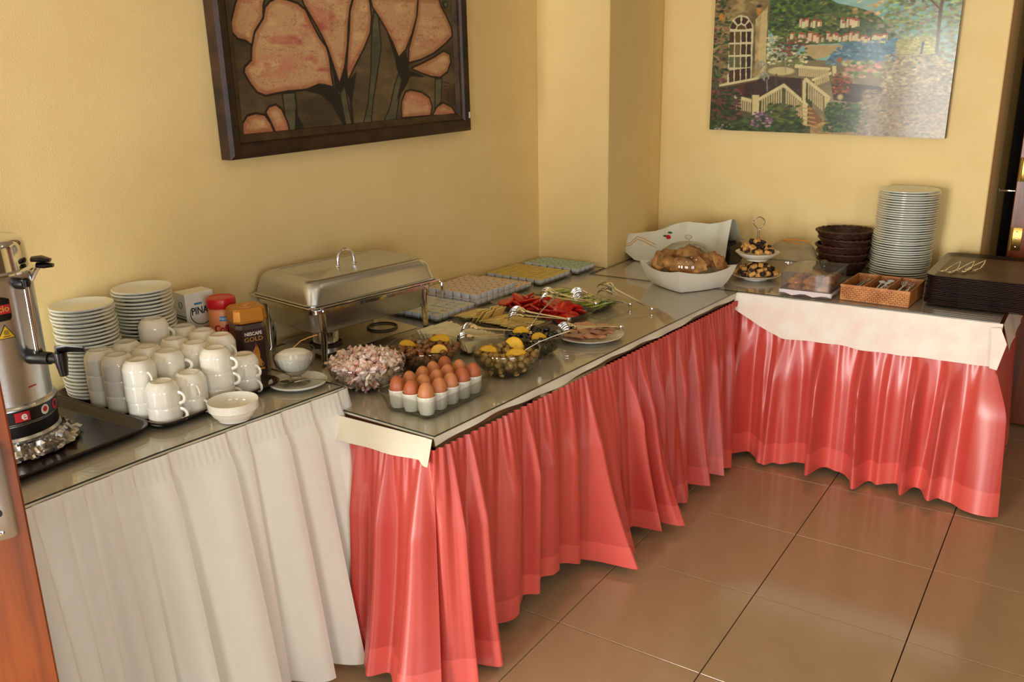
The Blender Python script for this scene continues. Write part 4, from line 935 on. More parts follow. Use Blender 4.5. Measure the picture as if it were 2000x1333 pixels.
def tray_of(x0, y0, nx, ny, px, py, layers, m, mark, rot, colour, where, extra=0.0, jit=.001):
    cx, cy = x0 + (nx - 1) * px / 2, y0 + (ny - 1) * py / 2; a = R(rot)
    t = empty('glass_tray', (cx, cy, ZC), a); hx, hy = nx * px / 2 + .006, ny * py / 2 + .006; mb = MB()
    mb.rr([(hx - .012, hy - .012, .01, 0), (hx - .008, hy - .008, .012, .002), (hx, hy, .014, .014), (hx + .0015, hy + .0015, .014, .0155), (hx - .002, hy - .002, .013, .0155), (hx - .009, hy - .009, .012, .0045)], 5); mb.build('tray_body', m_glass, t)
    tag(t, f'glass tray under the {colour} portion packs {where}', 'glass tray')
    pr = portion(m, mark); k = 0
    for l in range(layers):
        for i in range(nx):
            for j in range(ny):
                if l == 1 and (colour.startswith('pink')) and j >= ny - 3: continue
                lx, ly = (i - (nx - 1) / 2) * px, (j - (ny - 1) / 2) * py; x, y = loc2(cx, cy, a, lx + random.uniform(-jit, jit), ly + random.uniform(-jit, jit))
                o = pr if k == 0 else dup(pr); k += 1
                o.location = (x, y, ZC + .0048 + l * .0242); o.rotation_euler = (random.uniform(-.01, .01) + extra * random.uniform(-.1, .1), extra * random.uniform(-.12, .12), a + random.uniform(-.03, .03))
                lay = '' if layers == 1 else (', upper layer' if l else ', lower layer')
                tag(o, f'{colour} portion pack, {wallrow[i]}, {NTH[j]} from the chafing dish{lay}', 'portion pack', f'{colour} portion packs {where}')
tray_of(-1.012, .478, 6, 6, .0425, .0385, 1, m_foil_s, None, -2, 'silver-lidded', 'beside the chafing dish', .5, .002)
tray_of(-1.015, .735, 6, 10, .0430, .0385, 2, m_foil_p, m_cherry, -2, 'pink fruit-printed', 'behind the tomatoes')
tray_of(-1.030, 1.172, 7, 6, .0430, .0385, 1, m_foil_y, None, -3, 'yellow-lidded', 'near the wall column')
tray_of(-1.005, 1.440, 7, 4, .0430, .0400, 1, m_foil_t, m_green, -3, 'teal-lidded', 'against the wall column')

# ---------------------------------------------------------------- on the far table
# square white bread bowl with its clear lid
bx, by, br = -.230, 1.462, R(58.5)
B = empty('bread_bowl', (bx, by, ZC), br); tag(B, 'large square white porcelain bowl filled with bread', 'bowl')
def sq(h, z, dip, bulge, n=12):
    out = []
    cs = [(h, -h), (h, h), (-h, h), (-h, -h)]
    for k in range(4):
        a, b = cs[k], cs[(k + 1) % 4]
        for i in range(n):
            u = i / n; x = a[0] + (b[0] - a[0]) * u; y = a[1] + (b[1] - a[1]) * u; m_ = math.sin(PI * u)
            l = math.hypot(x, y); x -= x / l * bulge * m_; y -= y / l * bulge * m_; out.append((x, y, z - dip * m_))
    return out
mb = MB(); mb.loft([sq(.098, 0, 0, -.008), sq(.104, .002, 0, -.008), sq(.120, .028, .002, -.010), sq(.134, .064, .010, -.006), sq(.145, .100, .022, -.002), sq(.146, .102, .022, -.002), sq(.141, .101, .022, -.002), sq(.128, .064, .010, -.006), sq(.113, .028, .002, -.010), sq(.094, .008, 0, -.006)])
mb.build('bowl_body', m_porc, B, smooth=28)
def lump(name, m, pts, radii, loc, rot, label, cat, group=None, flat=.75, seed=0, nz=.1):
    mb = MB(); loops = []
    for i, ((x, y, z), r_) in enumerate(zip(pts, radii)):
        loops.append([(x, y + r_ * math.cos(2 * PI * k / 16) * (1 + nz * mnoise.noise((i * .9 + seed, math.cos(k * PI / 8) * 1.3, math.sin(k * PI / 8) * 1.3))), z + flat * r_ * math.sin(2 * PI * k / 16) * (1 + nz * mnoise.noise((i * .8 + seed, math.cos(k * PI / 8) * 1.3, 9 + math.sin(k * PI / 8) * 1.3)))) for k in range(16)])
    mb.loft(loops); o = mb.build(name, m, smooth=60, loc=loc, rot=rot); return tag(o, label, cat, group)
brd = [(-.320, 1.440, .100, (R(20), R(-35), R(50)), 'left'), (-.235, 1.540, .108, (R(-10), R(-5), R(-10)), 'back'), (-.225, 1.470, .125, (R(10), R(8), R(15)), 'top middle'), (-.125, 1.490, .102, (R(10), R(25), R(25)), 'right'), (-.215, 1.385, .092, (R(25), R(10), R(-30)), 'front'), (-.280, 1.395, .088, (R(40), R(45), R(80)), 'near left side'), (-.15, 1.42, .090, (R(10), R(-20), R(60)), 'near right side'), (-.31, 1.51, .092, (0, R(10), R(70)), 'back left')]
for i, (x, y, z, rt, wh) in enumerate(brd):
    lump('bread_piece', m_bread, [((u - .5) * .115, .01 * math.sin(u * 3 + i), .016 * math.sin(PI * u)) for u in np.linspace(0, 1, 14)], [.004 + .038 * math.sin(PI * (.08 + .84 * u)) ** .6 * (1 + .10 * math.sin(u * 16 + i)) for u in np.linspace(0, 1, 14)], (x, y, ZC + z), rt, f'brown crusty bread piece at the {wh} of the square bowl', 'bread', 'bread pieces in the square bowl', .66, i * 7, .5)
t = empty('dome_cover', (bx, by, ZC + .098)); mb = MB(); mb.lathe([(.128, -.006), (.1285, -.003), (.122, .026), (.102, .056), (.070, .078), (.035, .088), (.012, .090)], 48, cap0=False, cap1=False); mb.build('dome', m_glass, t)
mb = MB(); mb.lathe([(.006, .089), (.006, .098), (.014, .104), (.016, .111), (.011, .118), (0, .120)], 20, cap1=False); mb.build('knob', m_plastic, t); tag(t, 'clear glass dome with a round knob over the bread', 'dome cover')
# towel thrown over a dark box in the corner
t = empty('appliance_box', (-.445, 1.99, ZC), R(0)); mb = MB(); mb.rr([(.238, .108, .03, 0), (.242, .112, .03, .01), (.242, .112, .04, .07), (.238, .108, .05, .092), (.215, .09, .05, .102)], 8); mb.build('case', m_black, t); mb = MB(); mb.box(-.2, -.05, -.115, -.110, .02, .04, bev=.002); mb.build('front_slot', m_chrome, t); tag(t, 'dark glossy box hidden under the towel in the corner', 'appliance')
topc = [(0, -.757, .818), (.07, -.711, .842), (.20, -.635, .853), (.33, -.561, .864), (.48, -.478, .900), (.62, -.39, .925), (.80, -.29, .918), (.92, -.23, .935), (1, -.188, .948)]
botc = [(0, -.752, .812), (.05, -.72, .775), (.12, -.645, .7225), (.27, -.56, .7225), (.55, -.40, .7225), (.8, -.27, .7225), (1, -.200, .7225)]
def crv(c, u):
    k = max(i for i in range(len(c) - 1) if c[i][0] <= u); f = (u - c[k][0]) / (c[k + 1][0] - c[k][0]); f = f * f * (3 - 2 * f) if False else f
    return c[k][1] + (c[k + 1][1] - c[k][1]) * f, c[k][2] + (c[k + 1][2] - c[k][2]) * f
mb = MB(); P = []; ny_, nx_ = 26, 60
for i in range(ny_ + 1):
    v = i / ny_; row = []
    for j in range(nx_ + 1):
        u = j / nx_; (xa, za), (xb, zb_) = crv(topc, min(u, .9999)), crv(botc, min(u, .9999))
        y = 1.862 - .035 * v + .007 * math.sin(u * 15 + 1 + 1.2 * v) * (.4 + .6 * v) + .004 * math.sin(u * 38 + 2 * v)
        row.append((xa + (xb - xa) * v, y - .012 * math.sin(PI * v), za + (zb_ - za) * v + .002 * math.sin(u * 26) * (1 - v)))
    P.append(row)
back = [[(x, y + .045 * k, max(z - .012 * k * k, ZC + .106)) for x, y, z in P[0]] for k in (4, 3, 2, 1)]
P = back + P
mb.grid(P); mb.grid([[(x, y + .0018, z - .001) for x, y, z in r_] for r_ in P], flip=True)
T = mb.build('towel', m_towel, smooth=70, fix=False); tag(T, 'white kitchen towel with orange stripes draped over the dark box', 'towel')
def on_towel(u, v):
    i = 4 + v * ny_; j = u * nx_; i0, j0 = int(i), int(j); i0 = min(i0, len(P) - 2); j0 = min(j0, nx_ - 1); fi, fj = i - i0, j - j0
    A = Vector(P[i0][j0]).lerp(Vector(P[i0][j0 + 1]), fj); Bv = Vector(P[i0 + 1][j0]).lerp(Vector(P[i0 + 1][j0 + 1]), fj); q = A.lerp(Bv, fi); return Vector((q.x, q.y - .0016, q.z))
mb = MB()
for off in (0, .09):
    for pl_ in ([(.075, .55 + off), (.13, .25 + off), (.17, .12 + off)], [(.17, .12 + off), (.24, .22 + off), (.33, .42 + off)]):
        pts = []
        for a, b in zip(pl_, pl_[1:]): pts += [on_towel(a[0] + (b[0] - a[0]) * k / 8, a[1] + (b[1] - a[1]) * k / 8) for k in range(9)]
        mb.tube(pts, [(.0016, .0006)] * len(pts), 6, up=(0, 1, 0))
mb.build('orange_stripe', m_orange, T)
for nm, m, c, rx, rz in (('red_cherry', m_red, (.45, .27), .012, .011), ('green_leaf', m_green, (.425, .22), .013, .005), ('green_leaf', m_green, (.465, .17), .012, .005)):
    q = on_towel(*c); mb = MB(); mb.add([(q.x + rx * math.cos(a), q.y - .001, q.z + rz * math.sin(a)) for a in np.linspace(0, 2 * PI, 18, endpoint=False)], [tuple(range(18))]); mb.build(nm, m, T, smooth=0, fix=False)
# two-tier cake stand
sx, sy = -.022, 1.735
S = empty('cake_stand', (sx, sy, ZC)); tag(S, 'two-tier white cake stand with a ring handle', 'cake stand')
mb = MB(); mb.lathe([(.05, 0), (.056, 0), (.056, .004), (.088, .012), (.103, .019), (.1045, .0215), (.102, .0220), (.085, .0165), (.055, .009), (0, .0085)], 44, cap1=False); mb.build('lower_plate', m_porc, S)
mb = MB(); mb.lathe([(.040, .082), (.046, .082), (.046, .086), (.072, .098), (.091, .114), (.0935, .118), (.091, .1185), (.070, .103), (.044, .0915), (0, .0905)], 44, cap1=False); mb.build('upper_plate', m_porc, S)
mb = MB(); mb.tube([(0, 0, .008), (0, 0, .214)], .0038, 10); mb.lathe([(.008, .0905), (.008, .094), (.004, .097)], 14); mb.build('rod', m_chrome, S)
mb = MB(); q = [(.004, .212), (.005, .218), (.012, .226), (.022, .236), (.025, .246), (.020, .258), (.008, .266), (0, .268), (-.008, .266), (-.020, .258), (-.025, .246), (-.022, .236), (-.012, .226), (-.005, .218), (-.004, .212)]
mb.tube([(x * .83, x * .55, z) for x, z in q], .0024, 8, up=(-.55, .83, 0)); mb.build('ring_handle', m_chrome, S)
def cake_piece():
    t = empty('cake_piece'); mb = MB(); mb.box(-.021, .002, -.013, .013, 0, .018, bev=.004); mb.build('light_half', m_cake, t); mb = MB(); mb.box(.002, .021, -.012, .013, .001, .0170, bev=.004); o = mb.build('dark_half', m_cakedk, t); o['label'] = 'dark chocolate half'; return t
cpz = cake_piece(); k = 0
for (z0, rad, tiers, lb) in ((.0225, .074, 3, 'lower'), (.120, .058, 3, 'upper')):
    for l in range(tiers):
        rr_ = rad - l * .021; n_ = max(3, int(2 * PI * rr_ / .034))
        for i in range(n_):
            a = 2 * PI * i / n_ + l * .4; o = cpz if k == 0 else dup(cpz); k += 1
            o.location = (sx + rr_ * math.cos(a), sy + rr_ * math.sin(a), ZC + z0 + l * .0175 + random.uniform(-.001, .001) - (.006 if rr_ < .05 and lb == 'lower' else 0)); o.rotation_euler = (random.uniform(-.45, .45), random.uniform(-.45, .45), random.uniform(0, 6)); o.scale = (random.uniform(.8, 1.15), random.uniform(.8, 1.15), random.uniform(.7, 1.0)); tag(o, f'small marble cake cube on the {lb} plate of the stand', 'cake', f'marble cake cubes on the {lb} plate')
# clear plastic cover leaning behind the stand, orange-handled tool across it
t = empty('plastic_dome', (.050, 2.015, ZC + .030)); t.rotation_euler = (R(14), R(5), 0); mb = MB(); mb.lathe([(.112, 0), (.114, .003), (.108, .035), (.092, .068), (.065, .088), (.03, .096), (0, .098)], 44, cap0=False, cap1=False); mb.build('dome', m_plastic, t); tag(t, 'clear plastic dome cover leaning behind the cake stand', 'cover')
t = empty('cake_tongs', (.02, 1.93, ZC + .140)); t.rotation_euler = (0, R(2), R(14)); mb = MB(); mb.tube([(0, 0, 0), (.05, 0, .006), (.10, 0, .003), (.13, 0, -.003)], [(.006, .0025), (.008, .003), (.008, .003), (.004, .002)], 10); mb.build('arm', m_orangepl, t); mb = MB(); mb.tube([(0, 0, 0), (.04, .004, -.008), (.09, .006, -.013)], [(.005, .002), (.006, .002), (.004, .002)], 10); mb.build('arm', m_orangepl, t); tag(t, 'orange plastic tongs resting on the clear cover', 'tongs')
# clear box with pastries on a doily
X0, X1, Y0, Y1, ZB = .158, .352, 1.500, 1.760, ZC
t = empty('clear_box', (.255, 1.63, ZB)); mb = MB(); hx, hy = .097, .13
mb.rr([(hx, hy, .008, .001), (hx, hy, .008, .094), (hx - .002, hy - .002, .007, .096)], 4); mb.build('box_cover', m_plastic, t)
mb = MB(); mb.loft([rrect(hx + .002, hy + .002, .009, .0905), rrect(hx + .0035, hy + .0035, .009, .0925), rrect(hx + .002, hy + .002, .009, .0945), rrect(hx - .001, hy - .001, .009, .0925)], ring=True); mb.loft([rrect(hx + .002, hy + .002, .009, .0245), rrect(hx + .0035, hy + .0035, .009, .0262), rrect(hx + .002, hy + .002, .009, .028), rrect(hx - .001, hy - .001, .009, .026)], ring=True); mb.build('rim', m_plastic, t)
mb = MB(); mb.lathe([(.004, .096), (.004, .106), (.013, .112), (.015, .119), (.009, .125), (0, .126)], 18, Matrix.Translation((.03, .02, 0)), cap1=False); mb.build('knob', m_glass, t); tag(t, 'clear plastic box with a knob holding golden pastries', 'box')
mb = MB(); P_ = []
for k in range(4):
    row = []
    for i in range(97):
        u = i / 96; per = rrect(hx + .006, hy + .006, .004, 0, 1); 
        n_ = len(per); q = u * n_; a = Vector(per[int(q) % n_]); b = Vector(per[(int(q) + 1) % n_]); p = a.lerp(b, q - int(q)); z = [.0245, .018, .010, .0012 + .010 * abs(math.cos(u * PI * 19))][k]; row.append((p.x, p.y, z))
    P_.append(row)
mb.grid(P_); o = mb.build('paper_doily', m_doily, smooth=50, loc=(.255, 1.63, ZB), fix=False); tag(o, 'scalloped white paper lace around the clear pastry box', 'doily')
k = 0
for lay in range(2):
    for i in range(3):
        for j in range(4):
            if lay and (i == 2 and j == 0): continue
            lump('pastry', m_pastry, [((u - .5) * .056, 0, .004 * math.sin(PI * u)) for u in np.linspace(0, 1, 7)], [.004 + .017 * math.sin(PI * (.1 + .8 * u)) for u in np.linspace(0, 1, 7)], (.255 + (i - 1) * .057 + .004, 1.63 + (j - 1.5) * .054, ZB + .0185 + lay * .029), (random.uniform(-.2, .2), random.uniform(-.2, .2), random.uniform(-.6, .6)), f'golden pastry roll, {"upper" if lay else "lower"} layer of the clear box, {["left", "middle", "right"][i]} column, {NTH[j]} from the front', 'pastry', f'pastries in the clear box, {"upper" if lay else "lower"} layer', .8, k * 3, .3); k += 1
# cutlery basket
t = empty('cutlery_basket', (.518, 1.640, ZC), R(-3)); tag(t, 'light wicker cutlery basket with three compartments', 'basket')
hx, hy, hz = .126, .118, .056; mb = MB(); rows_ = 7
def course(x0, y0, x1, y1, z0, z1, n_, ph, outw):
    L_ = math.hypot(x1 - x0, y1 - y0); d = ((x1 - x0) / L_, (y1 - y0) / L_); M = frame((x0, y0, 0), (d[0], d[1], 0), (-d[1], d[0], 0))
    for r_ in range(rows_):
        za, zb_ = z0 + (z1 - z0) * r_ / rows_, z0 + (z1 - z0) * (r_ + 1) / rows_
        for i in range(n_ + 1):
            a = (i - .5 * ((r_ + ph) % 2)) / n_ * L_; b = a + L_ / n_; a, b = max(a, 0), min(b, L_)
            if b - a > .002: mb.box(a + .0004, b - .0004, -.0022, .0028 + random.uniform(-.0004, .0004), za + .0003, zb_ - .0003, M, bev=.0009)
course(-hx, -hy, hx, -hy, .002, hz, 16, 0, 1); course(hx, -hy, hx, hy, .002, hz, 19, 1, 1); course(hx, hy, -hx, hy, .002, hz, 20, 0, 1); course(-hx, hy, -hx, -hy, .002, hz, 19, 1, 1)
o = mb.build('woven_strand', m_wicker, t, smooth=0); o['kind'] = 'stuff'
mb = MB(); mb.box(-hx, hx, -hy, hy, 0, .004); mb.build('bottom', m_wicker, t, smooth=0)
mb = MB(); mb.tube([(x, y, hz + .002) for x, y in ((-hx, -hy), (hx, -hy), (hx, hy), (-hx, hy))], .0048, 8, closed=True); mb.build('rim', m_wicker, t)
for x in (-.042, .042):
    mb = MB(); mb.box(x - .003, x + .003, -hy + .004, hy - .004, .004, hz + .004, bev=.001); mb.tube([(x, -hy, hz + .005), (x, hy, hz + .005)], .0042, 8); mb.build('divider', m_wicker, t)
def fork():
    t = empty('fork'); mb = MB(); mb.tube([(0, -.085, .001), (0, -.03, .002), (0, .045, .001)], [(.005, .001), (.003, .001), (.0025, .0011)], 8)
    mb.grid([[(x * w_, y, z) for x in np.linspace(-1, 1, 5)] for y, w_, z in ((.045, .003, .001), (.055, .009, .000), (.065, .011, -.001))])
    for k in range(4): x = -.0095 + k * .0063; mb.tube([(x, .063, -.001), (x, .095, .003)], [(.0012, .0008), (.0007, .0006)], 6)
    mb.build('body', m_chrome, t, fix=False); return t
def knife():
    t = empty('table_knife'); mb = MB(); mb.tube([(0, -.09, 0), (0, -.02, 0), (0, .0, 0)], [(.005, .0025), (.0045, .0025), (.003, .002)], 8); mb.build('handle', m_chrome, t); mb = MB(); prism(mb, [(-.0045, 0), (.0045, 0), (.005, .07), (.001, .09), (-.0045, .085)], -.0006, .0006); mb.build('blade', m_steel, t, smooth=0); return t
def spn():
    t = empty('table_spoon'); mb = MB(); mb.tube([(0, -.085, .001), (0, -.03, .002), (0, .04, .001)], [(.005, .001), (.003, .001), (.0025, .0011)], 8); mb.build('handle', m_chrome, t); mb = MB(); mb.lathe([(0, -.003), (.008, -.0018), (.0125, .0)], 18, Matrix.Translation((0, .060, .001)), sy=1.6, cap0=False, cap1=False); mb.build('spoon_bowl', m_chrome, t, fix=False); return t
for c, (fn, nm, cx_, wh) in enumerate(((knife, 'knife', -.084, 'left'), (spn, 'spoon', 0, 'middle'), (fork, 'fork', .084, 'right'))):
    pr = fn()
    for k in range(9):
        o = pr if k == 0 else dup(pr); lx = cx_ + random.uniform(-.020, .020); x, y = loc2(.518, 1.640, R(-3), lx, random.uniform(-.012, .004)); o.location = (x, y, ZC + .012 + k * .0048); o.rotation_euler = (R(random.uniform(-2, 5)), random.uniform(-.2, .2), R(-3) + random.uniform(-.10, .10))
        tag(o, f'steel {nm} lying in the {wh} compartment of the cutlery basket', nm, f'{nm}s in the cutlery basket')
# stack of dinner plates
def plate():
    t = empty('dinner_plate'); mb = MB(); mb.lathe([(.070, 0), (.076, 0), (.076, .003), (.105, .0080), (.119, .0108), (.1208, .0128), (.1208, .0152), (.1185, .0163), (.102, .0120), (.078, .0065), (0, .0060)], 48, cap1=False); mb.build('dish', m_porc2, t); return t
stack(plate(), 38, .500, 2.045, ZC, .00985, (.010, .004), .0035, lambda k: f'white dinner plate, {ordn(k)} from the top of the tall stack' if k else 'white dinner plate on top of the tall stack', 'plate', 'dinner plates in the tall stack')
# stack of dark rattan baskets
def basket():
    t = empty('bread_basket'); mb = MB(); loops = []; ns = 72; lv = 13
    for k in range(lv):
        u = k / (lv - 1); r_ = .092 + .026 * u ** .8; z = .004 + .050 * u
        for e in (0, 1):
            loops.append([((r_ + .0016 * (1 if e else -1) * 1 + .0016 * math.sin(2 * PI * i / ns * 18 + (k % 2) * PI)) * math.cos(2 * PI * i / ns), (r_ + .0016 * (1 if e else -1) + .0016 * math.sin(2 * PI * i / ns * 18 + (k % 2) * PI)) * .88 * math.sin(2 * PI * i / ns), z + .0018 * e) for i in range(ns)])
    inner = [[((.088 + .026 * u) * math.cos(2 * PI * i / ns), (.088 + .026 * u) * .88 * math.sin(2 * PI * i / ns), .007 + .050 * u) for i in range(ns)] for u in (1, .6, .3, 0)]
    mb.loft(loops + inner); mb.build('woven_wall', m_rattan, t, smooth=50)
    mb = MB(); mb.tube([(.1195 * math.cos(a), .1195 * .88 * math.sin(a), .058 + .0012 * math.sin(a * 22)) for a in np.linspace(0, 2 * PI, 96, endpoint=False)], [.0058 + .001 * math.sin(i * 1.9) for i in range(96)], 8, closed=True); mb.build('braided_rim', m_rattan, t); return t
stack(basket(), 5, .262, 2.050, ZC, .0318, (.004, .0), .003, lambda k: f'dark rattan bread basket, {["top","second from the top","middle","second from the bottom","bottom"][k]} of the stack', 'basket', 'rattan baskets in the stack')
# stack of dark trays and small tongs on it
pr = serving_tray((0, 0, 0), 0, .212, .255, '', h=.014)
for i in range(18):
    o = pr if i == 0 else dup(pr)
    o.location = (.888 + random.uniform(-.002, .002), 1.832 + random.uniform(-.002, .002), ZC + i * .0062); o.rotation_euler = (0, 0, R(-1) + random.uniform(-.003, .003))
    tag(o, 'worn dark brown serving tray on top of the stack' if i == 17 else f'dark brown serving tray, {ordn(17 - i)} from the top of the stack', 'tray', 'serving trays in the stack')
mb = MB(); mb.rr([(.186, .229, .036, 0), (.186, .229, .036, .0006)], 6); o = mb.build('worn_face', m_traytop, pr_top := o, smooth=0); o.location = (0, 0, .0031); o['label'] = 'worn brown face'
for i, (x, y, a) in enumerate(((.735, 1.70, 70), (.775, 1.735, 66), (.805, 1.775, 62))):
    t = empty('cake_tongs', (x, y, ZC + 17 * .0062 + .009), R(a)); q = []
    mb = MB(); mb.tube([(0, -.014, 0), (.035, -.018, .006), (.065, -.010, .018), (.085, 0, .028), (.065, .010, .018), (.035, .018, .006), (0, .014, 0)], [(.006, .0012)] + [(.0035, .0010)] * 5 + [(.006, .0012)], 8); mb.build('bow', m_chrome, t)
    for s_ in (-1, 1):
        mb = MB(); mb.lathe([(.0, -.002), (.010, -.0012), (.013, .0006)], 14, Matrix.Translation((-.010, .014 * s_, .002)), cap0=False, cap1=False); mb.build('cup_end', m_chrome, t, fix=False)
    tag(t, f'small steel serving tongs on the tray stack, {["nearest the plates", "middle one", "furthest from the plates"][i]}', 'tongs', 'small tongs on the tray stack')

# ---------------------------------------------------------------- the two paintings
A1 = {'petals':[[(0.05,1.029),(0.022,0.913),(0.001,0.793),(0.001,0.72),(0.019,0.675),(0.045,0.663),(0.069,0.627),(0.078,0.706),(0.117,0.823),(0.123,0.922),(0.149,1.029)],[(0.173,0.97),(0.211,0.965),(0.255,0.94),(0.284,0.894),(0.306,0.796),(0.331,0.692),(0.358,0.617),(0.367,0.532),(0.369,0.415),(0.374,0.302),(0.342,0.322),(0.313,0.331),(0.26,0.296),(0.186,0.29),(0.142,0.28),(0.098,0.266),(0.067,0.295),(0.043,0.369),(0.027,0.442),(0.032,0.481),(0.058,0.528),(0.063,0.608),(0.081,0.726),(0.117,0.823),(0.128,0.902),(0.146,0.941)],[(0.269,1.03),(0.277,0.939),(0.312,0.816),(0.343,0.701),(0.363,0.606),(0.378,0.499),(0.402,0.326),(0.43,0.452),(0.451,0.632),(0.461,0.79),(0.474,0.916),(0.496,1.031)],[(0.499,1.031),(0.473,0.895),(0.463,0.737),(0.449,0.579),(0.439,0.451),(0.439,0.343),(0.486,0.489),(0.526,0.605),(0.561,0.733),(0.572,0.861),(0.568,0.979),(0.56,1.032)],[(0.569,1.032),(0.579,0.936),(0.614,0.839),(0.638,0.762),(0.668,0.651),(0.694,0.526),(0.732,0.591),(0.769,0.723),(0.799,0.867),(0.812,1.033)],[(0.814,1.033),(0.803,0.889),(0.78,0.756),(0.749,0.601),(0.743,0.477),(0.812,0.505),(0.882,0.557),(0.955,0.645),(0.996,0.712),(0.993,0.782),(0.966,0.886),(0.939,0.966),(0.926,1.034)],[(0.752,0.431),(0.811,0.471),(0.882,0.523),(0.94,0.579),(0.975,0.55),(0.981,0.48),(0.958,0.388),(0.914,0.34),(0.865,0.351),(0.81,0.385)],[(0.691,0.074),(0.696,0.153),(0.718,0.23),(0.745,0.247),(0.806,0.218),(0.847,0.166),(0.86,0.082),(0.848,0.001),(0.692,0.004)],[(0.858,-0.001),(0.888,0.078),(0.925,0.11),(0.975,0.064),(1.007,-0.025)],[(-0.001,-0.01),(0.002,0.081),(0.023,0.134),(0.055,0.146),(0.087,0.128),(0.106,0.063),(0.117,-0.012)],[(0.09,0.148),(0.105,0.187),(0.133,0.199),(0.154,0.159),(0.172,0.051),(0.176,-0.013),(0.12,-0.013),(0.106,0.073)]],'stems':[[(0.161,0.278),(0.211,0.281),(0.213,0.181),(0.198,-0.012),(0.175,-0.008),(0.163,0.105)],[(0.585,0.915),(0.605,0.861),(0.609,0.621),(0.576,0.349),(0.552,0.174),(0.535,-0.014),(0.497,-0.013),(0.527,0.155),(0.549,0.396),(0.561,0.624),(0.572,0.786)],[(0.695,0.425),(0.743,0.466),(0.719,0.31),(0.683,0.178),(0.659,-0.013),(0.599,-0.008),(0.635,0.116),(0.662,0.283)],[(0.404,0.293),(0.426,0.307),(0.444,-0.009),(0.416,-0.009),(0.402,0.218)],[(0.886,0.331),(0.925,0.332),(0.914,0.121),(0.874,0.056),(0.88,0.197)]],'dark':[[(0.26,0.296),(0.319,0.336),(0.36,0.32),(0.394,0.262),(0.402,0.218),(0.417,-0.004),(0.404,-0.007),(0.356,0.181),(0.316,0.251),(0.265,0.279)],[(0.358,0.617),(0.378,0.414),(0.379,0.275),(0.409,0.26),(0.426,0.312),(0.405,0.32),(0.383,0.478)],[(0.434,0.494),(0.405,0.325),(0.422,0.296),(0.441,0.212),(0.444,-0.009),(0.454,-0.011),(0.452,0.167),(0.484,0.425),(0.439,0.343)],[(0.638,0.751),(0.667,0.64),(0.694,0.515),(0.732,0.58),(0.743,0.477),(0.745,0.42),(0.837,0.348),(0.748,0.361),(0.726,0.286),(0.669,0.157),(0.7,0.335),(0.679,0.427),(0.674,0.517)],[(0.204,0.151),(0.216,0.181),(0.216,0.096),(0.238,0.002),(0.201,-0.013)]]}
